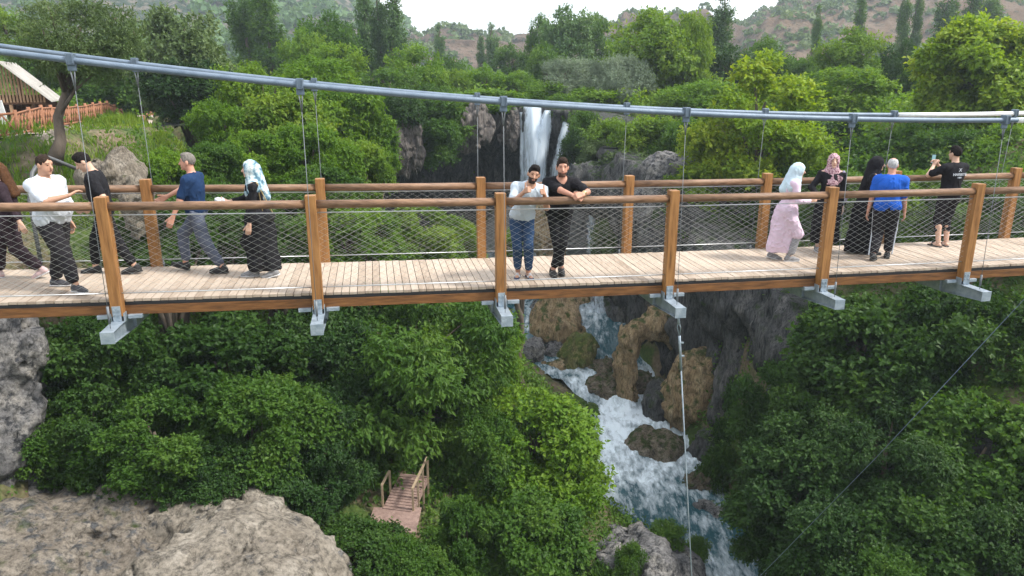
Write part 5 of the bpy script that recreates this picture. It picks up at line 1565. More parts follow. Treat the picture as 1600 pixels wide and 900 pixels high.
T_('poplar', 571, -22, 30, 160, 86, 'poplar', 'leftmost of the three tall dark poplars against the sky', 'poplar')
T_('poplar', 592, -26, 28, 165, 87, 'poplar', 'middle one of the three tall dark poplars against the sky', 'poplar')
T_('poplar', 618, -14, 36, 155, 86, 'poplar', 'rightmost and broadest of the three tall dark poplars', 'poplar')
T_('far', 648, 72, 92, 90, 70, 'plane', 'bright conical tree just right of the three dark poplars')
T_('far', 700, 90, 60, 60, 92, 'mid', 'small hazy green tree below the lone pale poplar')
T_('poplar', 687, 40, 17, 80, 135, 'poplar', 'lone pale slim poplar in front of the mesa', 'poplar')
T_('poplar', 752, 58, 15, 66, 140, 'poplar', 'shorter poplar of the pale pair before the mesa cliff', 'poplar')
T_('poplar', 769, 40, 22, 84, 138, 'poplar', 'taller poplar of the pale pair before the mesa cliff', 'poplar')
T_('far', 800, 70, 60, 55, 110, 'mid', 'hazy tree in front of the mesa left of the tall pale tree')
for k, (x_, y_, w_, h_, Yk, cl, lb) in enumerate([
        (712, 110, 66, 48, 72, 'fresh', 'light green rounded tree above the cave'), (760, 106, 76, 50, 74, 'plane', 'green rounded tree above the cave, next to the light one'),
        (812, 112, 70, 46, 74, 'plane', 'green rounded tree straight above the waterfall'), (856, 70, 70, 90, 84, 'mid', 'tall green tree left of the grey willows'),
        (610, 108, 100, 60, 62, 'mid', 'dark green tree spreading over the cave left edge'), (676, 132, 90, 44, 64, 'mid', 'low green tree at the cave rim')]):
    T_('far', x_, y_, w_, h_, Yk, cl, lb)
T_('far', 845, 26, 44, 80, 102, 'mid', 'thin topped tree with open branches against the white sky')
T_('far', 893, 14, 92, 95, 96, 'poplar', 'tall tree with tufted top against the white sky')
T_('far', 930, 28, 60, 80, 100, 'mid', 'tree at the right shoulder of the tufted tree')
T_('fine', 884, 92, 86, 62, 67, 'grey', 'left grey willow above the waterfall, the broadest of three')
T_('fine', 925, 94, 60, 56, 69, 'grey', 'middle grey willow above the waterfall')
T_('fine', 972, 88, 84, 78, 65, 'grey', 'right grey willow beside the big yellow green tree')
T_('far', 865, 128, 90, 46, 66, 'plane', 'low green tree in front of the left grey willow')
T_('far', 930, 138, 110, 40, 64, 'plane', 'low spreading green tree in front of the middle grey willow')
T_('mid', 1030, 22, 165, 150, 70, 'fresh', 'big broad yellow green tree on the plateau, the tallest there')
T_('mid', 1076, 30, 66, 130, 68.5, 'yellow', 'yellow tinged tree growing at the right side of the big broad tree')
T_('far', 985, 55, 60, 70, 84, 'mid', 'green tree behind the right grey willow')
T_('far', 1100, 42, 50, 70, 100, 'mid', 'hazy tree between the big yellow green tree and the lone dark poplar')
T_('poplar', 1127, -12, 38, 112, 92, 'poplar', 'lone dark poplar between the sky and the rocky hill', 'poplar')
T_('far', 1140, 72, 100, 76, 78, 'dark', 'dark round tree at the foot of the lone dark poplar')
T_('far', 1196, 62, 84, 80, 80, 'mid', 'green tree right of the dark round tree')
T_('mid', 1090, 128, 120, 70, 60, 'plane', 'green bushy tree under the big broad tree')
T_('peak', 1186, 92, 216, 210, 41, 'yellow', 'large peaked yellow green tree rising beside the gorge on the right', depthk=1)
T_('mid', 1135, 170, 120, 120, 42, 'yellow', 'lower yellow green tree at the left foot of the peaked tree')
T_('far', 1262, 92, 70, 80, 76, 'mid', 'dull green tree right behind the peaked yellow green tree')
T_('far', 1330, 48, 100, 92, 68, 'fresh', 'bright fan shaped tree standing below the rocky hill')
T_('mid', 1310, 108, 150, 90, 55, 'plane', 'deep green rounded tree in front of the fan shaped one')
T_('far', 1402, 66, 66, 105, 66, 'dark', 'very dark upright tree right of the fan shaped tree')
T_('far', 1456, 72, 96, 100, 64, 'mid', 'grey green tree behind the thin pale lamp pole')
T_('far', 1372, 96, 60, 70, 72, 'plane', 'small fresh tree left of the very dark upright tree')
T_('broad', 1545, 34, 190, 170, 45, 'yellow', 'large yellow green tree filling the upper right corner')
T_('mid', 1490, 112, 84, 80, 46, 'yellow', 'smaller yellow green tree at the left foot of the corner tree')
T_('mid', 1600, 60, 110, 130, 47, 'plane', 'green tree cut by the right edge behind the corner tree')
T_('far', 1500, 50, 70, 60, 75, 'plane', 'fresh tree behind the corner tree on the left')
for x_, y_, w_, h_, lb in [(1276, 12, 15, 84, 'slim pale poplar left of the fan shaped tree'), (1345, -12, 17, 80, 'slim pale poplar rising behind the fan shaped tree'), (1412, -20, 20, 110, 'slim pale poplar behind the very dark upright tree'),
                           (1433, -14, 16, 100, 'thinner pale poplar right of the one behind the very dark tree'), (1478, -24, 34, 124, 'broad pale poplar in the line under the rocky hill'), (1520, -24, 28, 100, 'pale poplar left of the last one in the line at the right'), (1546, -20, 32, 95, 'last pale poplar in the line at the right')]:
    T_('poplar', x_, y_, w_, h_, 132, 'mid', lb, 'poplar')
# ---- left side of the gorge, behind the bridge
T_('mid', 388, 104, 120, 130, 37, 'fresh', 'bright green tree with upright sprays just right of the dark olive tree')
T_('mid', 490, 92, 120, 90, 47, 'plane', 'light topped tree poking above the bright trees on the left')
T_('near', 540, 142, 150, 160, 41, 'plane', 'tall plane tree next to the cave on the left')
T_('broad', 440, 150, 140, 140, 35, 'fresh', 'bright plane tree in the middle of the left group')
T_('mid', 350, 160, 100, 110, 34, 'plane', 'plane tree at the left end of the bright group beside the grass')
for x_, y_, w_, h_, Yk, cl in [(480, 198, 130, 120, 32, 'plane'), (400, 210, 130, 110, 30.5, 'plane'), (560, 222, 110, 110, 34, 'fresh'), (340, 226, 110, 100, 29, 'mid'), (500, 262, 130, 100, 30, 'mid')]:
    T_('near', x_, y_, w_, h_, Yk, cl, 'green plane tree crowding the left slope just above the far handrail', 'tree', 'plane trees above the far handrail on the left')
for x_, y_, w_, h_, Yk, cl in [(262, 238, 110, 110, 27, 'plane'), (330, 290, 150, 130, 26, 'mid'), (440, 300, 150, 130, 27, 'mid'), (550, 318, 150, 120, 29, 'plane'), (250, 310, 130, 120, 24, 'mid')]:
    T_('near', x_, y_, w_, h_, Yk, cl, 'leafy tree seen through the mesh railings left of the centre', 'tree', 'trees seen through the railings on the left')
T_('near', 650, 322, 140, 110, 32, 'fresh', 'bright bushy tree seen through the railing below the cave')
T_('near', 718, 345, 76, 90, 34, 'fresh', 'small bright tree right beside the middle far post')
T_('mid', 806, 352, 44, 56, 36, 'plane', 'little green sapling behind the man giving thumbs up', 'sapling')
# ---- bushes round the cave and the fall
for x_, y_, w_, h_, Yk, cl, lb in [
        (668, 150, 120, 70, 56, 'mid', 'dark green creeper bush hanging over the left of the cave'), (690, 190, 84, 70, 56, 'mid', 'lower tuft of creeper hanging in front of the cave'),
        (622, 140, 80, 70, 54, 'dark', 'dark bush at the top left corner of the cave'), (760, 140, 120, 36, 62, 'plane', 'low bush along the cave rim left of the fall'),
        (880, 148, 70, 44, 61, 'mid', 'bush overhanging the fall on its right'), (915, 172, 66, 70, 57, 'mid', 'bush on the cliff edge right of the fall'), (800, 146, 60, 30, 62.5, 'mid', 'small bush between the cave rim and the fall'),
        (900, 205, 50, 60, 56, 'dark', 'dark bush clinging below the cliff edge right of the fall'),
        (960, 188, 110, 60, 52, 'fresh', 'light green bush on the shoulder right of the fall'), (1015, 182, 110, 66, 50, 'fresh', 'bigger light green bush on the shoulder, higher up'), (1068, 188, 110, 80, 48, 'mid', 'dark leaved bush at the right of the shoulder'),
        (935, 218, 60, 44, 51, 'olive', 'dry looking bush on the rock shoulder'), (985, 235, 100, 50, 48, 'olive', 'dull olive bush above the pale rock'), (1075, 236, 80, 60, 45, 'dark', 'dark bush right of the pale rock'),
        (945, 345, 50, 60, 46, 'olive', 'olive bush on the rock beside the small cascade')]:
    T_('bush', x_, y_, w_, h_, Yk, cl, lb, 'bush')
# ---- right slope behind the bridge
T_('near', 1100, 258, 130, 120, 42, 'plane', 'bright tree at the left foot of the peaked tree, behind the far handrail')
for x_, y_, w_, h_, Yk, cl in [(1130, 318, 150, 80, 41, 'mid'), (1235, 262, 150, 130, 39, 'mid'), (1300, 190, 150, 110, 47, 'dark'), (1395, 205, 150, 90, 44, 'mid'), (1490, 205, 150, 110, 41, 'mid'), (1580, 200, 130, 120, 39, 'plane')]:
    T_('near', x_, y_, w_, h_, Yk, cl, 'green tree on the slope behind the walkers on the right', 'tree', 'trees behind the walkers on the right')
for x_, y_, w_, h_, Yk, cl in [(1330, 272, 150, 130, 32, 'mid'), (1420, 270, 150, 130, 31, 'plane'), (1510, 285, 150, 120, 29, 'mid'), (1600, 290, 140, 130, 28, 'mid')]:
    T_('near', x_, y_, w_, h_, Yk, cl, 'leafy tree seen through the mesh railings on the right', 'tree', 'trees seen through the railings on the right')
# ---- gorge below the bridge, left; deep and dark leaf colours paint in its shade
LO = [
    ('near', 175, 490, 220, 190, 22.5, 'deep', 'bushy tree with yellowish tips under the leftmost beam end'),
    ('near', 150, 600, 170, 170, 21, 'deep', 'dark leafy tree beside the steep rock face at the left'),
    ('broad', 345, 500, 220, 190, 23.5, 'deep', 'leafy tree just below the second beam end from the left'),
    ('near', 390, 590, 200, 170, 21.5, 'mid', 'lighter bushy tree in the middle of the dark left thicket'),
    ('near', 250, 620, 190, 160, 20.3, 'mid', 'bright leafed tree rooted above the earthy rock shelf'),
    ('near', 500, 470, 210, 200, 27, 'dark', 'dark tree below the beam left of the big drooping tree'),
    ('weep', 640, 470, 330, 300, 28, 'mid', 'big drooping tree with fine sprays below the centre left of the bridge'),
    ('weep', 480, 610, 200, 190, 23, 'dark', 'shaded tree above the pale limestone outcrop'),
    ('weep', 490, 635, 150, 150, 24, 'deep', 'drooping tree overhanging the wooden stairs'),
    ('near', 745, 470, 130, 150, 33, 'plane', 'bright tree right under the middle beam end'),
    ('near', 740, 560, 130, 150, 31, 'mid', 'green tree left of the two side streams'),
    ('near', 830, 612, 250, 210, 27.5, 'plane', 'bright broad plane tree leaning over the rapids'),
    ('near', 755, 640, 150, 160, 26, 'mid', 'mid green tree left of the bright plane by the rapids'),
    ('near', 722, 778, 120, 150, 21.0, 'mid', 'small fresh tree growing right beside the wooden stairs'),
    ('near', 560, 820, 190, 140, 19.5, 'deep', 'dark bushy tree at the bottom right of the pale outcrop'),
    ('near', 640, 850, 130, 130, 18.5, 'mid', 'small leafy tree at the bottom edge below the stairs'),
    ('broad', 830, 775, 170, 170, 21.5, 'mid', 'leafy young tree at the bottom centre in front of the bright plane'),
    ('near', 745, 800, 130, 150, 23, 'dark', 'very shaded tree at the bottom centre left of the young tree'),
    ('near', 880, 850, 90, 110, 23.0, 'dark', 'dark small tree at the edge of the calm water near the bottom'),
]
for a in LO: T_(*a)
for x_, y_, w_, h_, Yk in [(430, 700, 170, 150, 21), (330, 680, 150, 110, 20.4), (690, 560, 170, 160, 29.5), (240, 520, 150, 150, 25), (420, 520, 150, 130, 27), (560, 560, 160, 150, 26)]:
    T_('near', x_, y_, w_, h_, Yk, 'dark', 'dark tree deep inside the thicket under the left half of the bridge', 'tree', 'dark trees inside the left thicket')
# ---- gorge below the bridge, right; most crowns darkened by colour for the shade
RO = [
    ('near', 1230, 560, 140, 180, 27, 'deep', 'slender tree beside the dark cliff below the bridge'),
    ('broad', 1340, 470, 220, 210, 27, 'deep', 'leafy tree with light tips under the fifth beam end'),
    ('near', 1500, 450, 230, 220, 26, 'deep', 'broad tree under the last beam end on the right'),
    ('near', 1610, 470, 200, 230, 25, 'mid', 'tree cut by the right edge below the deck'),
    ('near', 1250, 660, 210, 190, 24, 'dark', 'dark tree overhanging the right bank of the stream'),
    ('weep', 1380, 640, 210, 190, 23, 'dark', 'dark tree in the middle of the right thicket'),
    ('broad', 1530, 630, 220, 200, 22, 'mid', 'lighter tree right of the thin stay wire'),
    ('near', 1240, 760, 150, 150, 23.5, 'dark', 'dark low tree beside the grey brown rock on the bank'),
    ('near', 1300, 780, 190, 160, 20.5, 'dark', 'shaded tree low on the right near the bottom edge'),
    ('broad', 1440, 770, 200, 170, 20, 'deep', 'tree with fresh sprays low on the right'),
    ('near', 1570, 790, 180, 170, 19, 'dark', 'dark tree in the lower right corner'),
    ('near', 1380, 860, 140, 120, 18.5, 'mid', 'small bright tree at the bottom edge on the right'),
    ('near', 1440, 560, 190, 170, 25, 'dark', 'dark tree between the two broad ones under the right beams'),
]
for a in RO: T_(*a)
for x_, y_, w_, h_, Yk, lb in [(985, 846, 56, 66, 22.6, 'green bush growing on the big grey rock'), (1045, 812, 60, 40, 24.8, 'leafy bush at the right of the big grey rock'), (940, 876, 44, 44, 22.8, 'small bush on the left flank of the big grey rock'), (1088, 838, 50, 50, 25.5, 'bush between the big grey rock and the stream')]:
    T_('bush', x_, y_, w_, h_, Yk, 'mid', lb, 'bush')

for x_, y_, w_, h_, Yk, cl, lb in [(190, 738, 90, 46, 20.6, 'plane', 'low green tuft between the earthy shelf and the thicket'), (300, 768, 80, 40, 19.6, 'mid', 'low tuft in the cleft between the two left outcrops'), (75, 735, 60, 40, 20.3, 'plane', 'fresh tuft at the right end of the layered grey ledge'),
                               (60, 650, 120, 90, 20.2, 'mid', 'green bush below the steep grey rock face'), (500, 850, 50, 50, 18.9, 'olive', 'dry tuft beside the small crusty rock')]:
    T_('bush', x_, y_, w_, h_, Yk, cl, lb, 'bush')

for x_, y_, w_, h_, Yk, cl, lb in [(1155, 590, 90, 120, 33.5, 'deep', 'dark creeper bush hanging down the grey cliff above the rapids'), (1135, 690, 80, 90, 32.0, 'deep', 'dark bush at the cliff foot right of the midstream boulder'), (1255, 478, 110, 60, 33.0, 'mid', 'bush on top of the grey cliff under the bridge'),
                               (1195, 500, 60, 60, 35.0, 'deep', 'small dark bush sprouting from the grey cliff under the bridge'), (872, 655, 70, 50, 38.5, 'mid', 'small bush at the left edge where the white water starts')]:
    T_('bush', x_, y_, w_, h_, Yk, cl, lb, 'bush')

# ------------------------------------------------------------------ undergrowth on the slopes
def scatter_cover(name, n, box, ln0, col, hb=(0.15, 1.0), mask=None, seed=5, per=5, grassy=False, wide=0.6, sub=None):
    rng = np.random.default_rng(seed)
    x = rng.uniform(box[0], box[1], n); y = rng.uniform(box[2], box[3], n)
    rx, rh = np.interp(y, _ry, _rx), np.interp(y, _ry, _rh)
    ok = (np.abs(x - rx) > rh + 0.5) | (y > 63)
    # keep what the neighbourhood of the camera can see
    dep = y * _c + 8 * _s
    ok &= np.abs(x) < dep * 0.80 + 3
    if mask is not None: ok &= mask(x, y, rng)
    x, y = x[ok], y[ok]; n = len(x)
    hgt = hb[0] + (hb[1] - hb[0]) * np.clip(0.5 + 0.9 * fbm(x * 0.55, y * 0.55, 0 * x, 3, seed), 0, 1)
    z = height(x, y) + hgt * rng.uniform(0.25, 1, n)
    k = np.repeat(np.arange(n), per); m = n * per
    sc_ = ln0 * np.clip(y / 25, 0.8, 3.0)[k]
    if grassy:
        D = unit(m, rng) * 0.45 + np.array([0, 0, 1.0]); P = np.stack([x, y, height(x, y)], 1)[k] + rng.normal(size=(m, 3)) * np.array([0.16, 0.16, 0.0])
        L = hgt[k] * rng.uniform(0.5, 1.2, m); Nn = unit(m, rng)
        V, F = leaf_quads(P, D, Nn, L, 0.05 * np.clip(y / 25, 0.8, 3)[k], rng)
    else:
        P = np.stack([x, y, z], 1)[k] + rng.normal(size=(m, 3)) * (sc_ * 0.9)[:, None]
        D = unit(m, rng) + np.array([0, 0, -0.1]); Nn = unit(m, rng) * 0.6 + np.array([0, 0, 0.8])
        L = sc_ * rng.uniform(0.7, 1.3, m)
        V, F = leaf_quads(P, D, Nn, L, L * wide, rng)
    pv = np.clip(0.45 + 0.5 * fbm(x * 0.3, y * 0.3, 0 * x, 2, seed + 4), 0, 1)
    va = np.repeat((pv[k] * 0.6 + rng.random(m) * 0.4), 4)
    o = link(name, np_mesh(name, V, F, LM[col], smooth=False, attrs={'var': va}))
    tag(o, kind='stuff')
    return o


def not_rock(x, y, rng):
    m = ~((x < -5.2) & (x > -17) & (y < 20.6) & (rng.random(len(x)) < 0.93))
    m &= ~((x < -11) & (y > 21) & (y < 58) & (height(x, y) > -3.5) & (rng.random(len(x)) < 0.85))
    m &= ~((y > 38) & (y < 50) & (np.abs(x - np.interp(y, _ry, _rx)) < np.interp(y, _ry, _rh) + 3.6))
    m &= ~((np.abs(x + 4.6) < 1.4) & (y > 21.5) & (y < 26.5))
    return m & ~((x < -19) & (y > 24) & (y < 62) & (height(x, y) > 0.2) & (rng.random(len(x)) < 0.94))


scatter_cover('undergrowth', 30000, (-26, 26, 12, 44), 0.16, 'mid', (0.2, 1.1), not_rock, 201, 5)
scatter_cover('undergrowth', 26000, (-45, 45, 40, 82), 0.17, 'plane', (0.2, 1.3), lambda x, y, r: not_rock(x, y, r), 203, 5)
scatter_cover('undergrowth', 9000, (-90, 90, 75, 190), 0.22, 'mid', (0.3, 2.0), None, 205, 5)
scatter_cover('grass', 16000, (-34, -11, 22, 52), 0.2, 'fresh', (0.15, 0.75), lambda x, y, r: (height(x, y) > -2.6) & ~((x < -18) & (height(x, y) > 0.2) & (y < 40) & (r.random(len(x)) < 0.8)), 207, 5, grassy=True)
# ------------------------------------------------------------------ hills, mesa
def hill(name, pxs, sky, Y0, Y1, z0, prof, mat, seed, amp, back=0.25, ncol=260, nrow=90, band=0.0):
    px = np.linspace(pxs[0], pxs[-1], ncol); sy = np.interp(px, pxs, sky)
    Vt = np.array([at(a, b, Y1) for a, b in zip(px, sy)])
    kx = Vt[:, 0] / Y1; zt = Vt[:, 2] + 2.2 * fbm(px * 0.05, 0 * px, 0 * px, 4, seed + 5)
    t = np.r_[np.linspace(0, 1, nrow), 1 + np.linspace(0.03, back, 8)]
    tt, zz = np.meshgrid(t, zt, indexing='xy')
    tt = tt; KX = np.broadcast_to(kx[:, None], tt.shape)
    Y = Y0 + (Y1 - Y0) * tt
    X = KX * Y
    g = np.interp(np.clip(tt, 0, 1), prof[0], prof[1])
    Z = z0 + (zt[:, None] - z0) * g
    Z = Z - np.maximum(tt - 1, 0) * (zt[:, None] - z0) * 1.2
    e = amp * np.sin(np.clip(tt, 0, 1) * math.pi) ** 0.5
    Z = Z + e * fbm(X * 0.02, Y * 0.02, 0 * X, 5, seed, 0.55)
    if band:
        Z = Z + band * np.abs(fbm(X * 0.012, Z * 0.10, 0 * X, 4, seed + 2)) * np.sin(np.clip(tt, 0, 1) * math.pi)
        Y = Y - band * 1.6 * fbm(X * 0.03, Z * 0.12, 0 * X, 4, seed + 3) * np.sin(np.clip(tt, 0, 1) * math.pi)
    n0, n1 = X.shape
    q = (np.arange(n0 - 1)[:, None] * n1 + np.arange(n1 - 1)[None, :]).ravel()
    V = np.stack([X.ravel(), Y.ravel(), Z.ravel()], 1)
    o = link(name, np_mesh(name, V, np.stack([q, q + n1, q + n1 + 1, q + 1], 1), mat)); tag(o, kind='structure')
    return np.stack([X, Y, Z], 2)[:, :nrow]


def hill_mat(name, soil, rock, scrub, amt, scale=0.02):
    m, nt, out = new_mat(name)
    tc = N(nt, 'ShaderNodeTexCoord')
    n1 = N(nt, 'ShaderNodeTexNoise', i_Scale=scale * 3, i_Detail=10, i_Roughness=0.7); nt.links.new(tc.outputs['Object'], n1.inputs['Vector'])
    n2 = N(nt, 'ShaderNodeTexNoise', i_Scale=scale * 11, i_Detail=8, i_Roughness=0.7); nt.links.new(tc.outputs['Object'], n2.inputs['Vector'])
    r1 = ramp(nt, n1.outputs['Fac'], [(0.42, soil), (0.60, rock)])
    r2 = ramp(nt, n2.outputs['Fac'], [(amt, (0,) * 3), (amt + 0.08, (1,) * 3)])
    mx = N(nt, 'ShaderNodeMix', data_type='RGBA'); nt.links.new(r2.outputs[0], mx.inputs['Factor']); nt.links.new(r1.outputs[0], mx.inputs['A']); mx.inputs['B'].default_value = (*scrub, 1)
    b = N(nt, 'ShaderNodeBsdfPrincipled', i_Roughness=0.95); b.inputs['Specular IOR Level'].default_value = 0.1
    nt.links.new(mx.outputs['Result'], b.inputs['Base Color'])
    bp_ = N(nt, 'ShaderNodeBump', i_Strength=1, i_Distance=3.0); nt.links.new(n2.outputs['Fac'], bp_.inputs['Height']); nt.links.new(bp_.outputs[0], b.inputs['Normal'])
    nt.links.new(b.outputs[0], out.inputs['Surface'])
    return m


h1 = hill('hill', [-500, -100, 200, 450, 520, 556, 600, 640, 690, 730, 790], [-150, -150, -130, -80, -45, -6, 22, 40, 74, 92, 110], 230, 560, 0,
          [[0, .3, .7, 1], [0, .22, .68, 1]], hill_mat('scrub_hill', (0.12, 0.11, 0.085), (0.18, 0.155, 0.13), (0.035, 0.055, 0.035), 0.44), 301, 9)
h2 = hill('mesa', [610, 650, 690, 760, 830, 900, 960, 1000, 1060, 1130, 1180, 1230], [66, 52, 46, 50, 47, 44, 38, 27, 20, 26, 40, 60], 230, 360, 0,
          [[0, .35, .55, .62, .80, .86, 1], [0, .18, .34, .62, .72, .97, 1]], hill_mat('mesa_rock', (0.125, 0.088, 0.066), (0.18, 0.13, 0.098), (0.045, 0.055, 0.037), 0.52, 0.03), 311, 3, band=4.0)
h3 = hill('rocky_hill', [1095, 1130, 1150, 1170, 1192, 1225, 1260, 1330, 1430, 1520, 1640, 2100], [86, 62, 46, 34, 14, 2, -14, -60, -100, -110, -110, -110], 190, 400, 0,
          [[0, .25, .6, 1], [0, .16, .58, 1]], hill_mat('red_earth_hill', (0.150, 0.098, 0.062), (0.205, 0.155, 0.115), (0.065, 0.070, 0.05), 0.54, 0.028), 321, 7, band=3.5)


def scrub_cover(name, H_, n, size, col, seed, lo=0.02, hi=0.99):
    rng = np.random.default_rng(seed)
    nc, nr = H_.shape[:2]
    a = rng.integers(0, nc - 1, n * 3); b = rng.integers(int(nr * lo), int(nr * hi), n * 3)
    P = H_[a, b] + (H_[a + 1, np.minimum(b + 1, nr - 1)] - H_[a, b]) * rng.random((n * 3, 1))
    keep = fbm(P[:, 0] * 0.03, P[:, 1] * 0.03, P[:, 2] * 0.03, 3, seed) > -0.12
    P = P[keep][:n]; n = len(P); per = 26
    s = size * rng.uniform(0.45, 1.5, n)
    k = np.repeat(np.arange(n), per); m = n * per
    U = unit(m, rng); U[:, 2] = np.abs(U[:, 2])
    C = P[k] + U * (s[k] * rng.uniform(0.6, 1.05, m))[:, None] * np.array([1, 1, 0.95])
    D = unit(m, rng) + np.array([0, 0, -0.1]); Nn = U + unit(m, rng) * 0.4
    L = s[k] * rng.uniform(0.5, 0.9, m)
    V, F = leaf_quads(C - D / np.linalg.norm(D, axis=1, keepdims=True) * L[:, None] * 0.5, D, Nn, L, L * 0.8, rng)
    va = np.repeat((rng.random(n) * 0.6)[k] + rng.random(m) * 0.25, 4)
    o = link(name, np_mesh(name, V, F, LM[col], smooth=False, attrs={'var': va})); tag(o, kind='stuff')


scrub_cover('scrub', h1, 2600, 3.4, 'poplar', 401)
scrub_cover('scrub', h2, 520, 2.2, 'olive', 402, 0.05)
scrub_cover('scrub', h3, 1300, 2.0, 'olive', 403)
# far wood between the near trees and the hills
def far_wood(name, n, seed):
    rng = np.random.default_rng(seed)
    y = rng.uniform(95, 235, n); x = rng.uniform(-0.95, 0.95, n) * y
    P = np.stack([x, y, height(x, y) + 1.5], 1); s = rng.uniform(2.0, 4.2, n)
    per = 90; k = np.repeat(np.arange(n), per); m = n * per
    U = unit(m, rng); U[:, 2] = np.abs(U[:, 2]) * 1.2 - 0.25
    C = P[k] + U * (s[k] * rng.uniform(0.6, 1.1, m))[:, None] * np.array([1, 1, 1.0])
    D = unit(m, rng) + np.array([0, 0, -0.15]); Nn = U + unit(m, rng) * 0.5
    L = s[k] * rng.uniform(0.22, 0.42, m)
    V, F = leaf_quads(C, D, Nn, L, L * 0.7, rng)
    va = np.repeat((rng.random(n) * 0.6)[k] + rng.random(m) * 0.25, 4)
    o = link(name, np_mesh(name, V, F, LM['mid'], smooth=False, attrs={'var': va})); tag(o, kind='stuff')
far_wood('woods', 620, 411)

# ------------------------------------------------------------------ left terrace: hut, fence, path, sign, hose
m_slat = noisy('slat_timber', [(0.3, (0.20, 0.115, 0.065)), (0.7, (0.38, 0.25, 0.15))], 4, 0.8, 0.3, 20, (3, 3, 0.4))
m_dkwood = noisy('dark_timber', [(0.3, (0.06, 0.032, 0.02)), (0.7, (0.13, 0.07, 0.042))], 4, 0.8, 0.3, 20, (3, 3, 0.4))
m_stick = noisy('fence_timber', [(0.3, (0.20, 0.085, 0.045)), (0.7, (0.33, 0.155, 0.085))], 6, 0.7, 0.3, 20)
m_sheet = noisy('roof_sheet', [(0.3, (0.36, 0.34, 0.31)), (0.7, (0.52, 0.50, 0.47))], 1.5, 0.6, 0.2, 8)
HX, HY, HZ = -25.7, 35.5, 0.55
hut = empty('timber_hut', (HX, HY, HZ), 0.42); tag(hut, 'timber hut with slatted gable and pale sheet roof behind the rustic fence', 'hut')
ex, ez, az_, dp = 3.2, 1.55, 3.05, 3.6        # half width, eave height, ridge height, depth
mb = MB()
nsl = 46
for k in range(nsl):
    x = -ex + (k + 0.5) * 2 * ex / nsl
    zt = min(az_, ez + (ex - abs(x)) * 1.0) - 0.10
    if zt > ez - 0.15:
        mb.box((x, 0, (zt + ez - 0.30) / 2), (0.085, 0.03, zt - ez + 0.30))
mb.build('slat_wall', m_slat, hut)
mb = MB(); mb.box((0, 0.06, ez - 0.33), (2 * ex, 0.10, 0.12)); mb.box((0, 0.06, az_ - 0.1), (3.1, 0.08, 0.12)); mb.box((0, dp / 2 - 0.3, az_ + 0.04), (3.22, dp + 0.5, 0.10))
for x in (-2.2, -1.1, 0, 1.1, 2.2):
    zt = min(az_, ez + (ex - abs(x)) * 1.0) - 0.12; mb.box((x, 0.055, (zt + ez - 0.27) / 2), (0.10, 0.07, zt - ez + 0.27))
mb.build('gable_frame', m_dkwood, hut)
for s in (-1, 1):
    mb = MB(); a, b = (s * 1.62, az_ + 0.02), (s * (ex + 0.30), ez - 0.28)
    mb.hexa([(a[0], -0.55, a[1]), (a[0], dp, a[1]), (b[0], dp, b[1]), (b[0], -0.55, b[1]), (a[0], -0.55, a[1] + 0.06), (a[0], dp, a[1] + 0.06), (b[0], dp, b[1] + 0.06), (b[0], -0.55, b[1] + 0.06)])
    nn_ = 26
    for k in range(nn_):
        y = -0.5 + k * (dp + 0.5) / nn_
        mb.beam((a[0] + s * 0.02, y, a[1] + 0.075), (b[0], y, b[1] + 0.075), 0.05, 0.03)
    mb.build('roof', m_sheet, hut)
for x, y in [(-3.1, 0.1), (-1.5, 0.1), (0.3, 0.1), (1.7, 0.1), (2.6, 0.1), (3.2, 0.1), (3.2, 2.6), (3.2, dp - 0.2), (-3.1, dp - 0.2)]:
    mb = MB(); mb.box((x, y, (ez - 0.4) / 2), (0.14, 0.14, ez - 0.4)); mb.build('post', m_slat if x in (0.3, 1.7) else m_dkwood, hut)
mb = MB(); mb.box((0, dp - 0.1, ez / 2), (2 * ex, 0.08, ez)); mb.box((-0.6, 2.0, 0.45), (3.6, 0.7, 0.9)); mb.box((0, 2.6, -0.05), (2 * ex, dp, 0.1)); mb.build('back_wall', m_dkwood, hut)
sg = MB(); sg.tube([(1.25, -0.05, 2.35), (1.25, -0.10, 2.35)], 0.52, 28); so1 = sg.build('sign', plain('sign_white', (0.5, 0.52, 0.55), 0.5), hut); so1.scale = (1.25, 1, 0.72); so1.location = (-1.25 * 0.25 - 0.9, 0, 2.35 * 0.28)
sg = MB(); sg.tube([(1.25, -0.101, 2.35), (1.25, -0.115, 2.35)], 0.42, 28); sg.build('sign_face', plain('sign_teal', (0.05, 0.16, 0.15), 0.5), so1)
sg = MB()
for q, (w_, z_) in enumerate([(0.34, 2.47), (0.56, 2.35), (0.40, 2.22)]): sg.box((1.25, -0.119, z_), (w_, 0.006, 0.055))
sg.build('sign_lettering', plain('sign_pale', (0.40, 0.48, 0.46), 0.5), so1)

p = at(9, 186, 32); brd = empty('signboard', (p[0], p[1], hz(p[0], p[1]))); brd.rotation_euler = (0, R(-8), 0)
tag(brd, 'narrow white signboard standing in front of the timber hut', 'sign')
mb = MB(); mb.box((0, 0, 0.75), (0.30, 0.04, 1.15)); mb.build('board', plain('board_white', (0.62, 0.62, 0.62), 0.5), brd)
mb = MB()
for x in (-0.11, 0.11): mb.box((x, 0.03, 0.1), (0.04, 0.04, 0.5))
mb.build('leg', m_dkwood, brd)

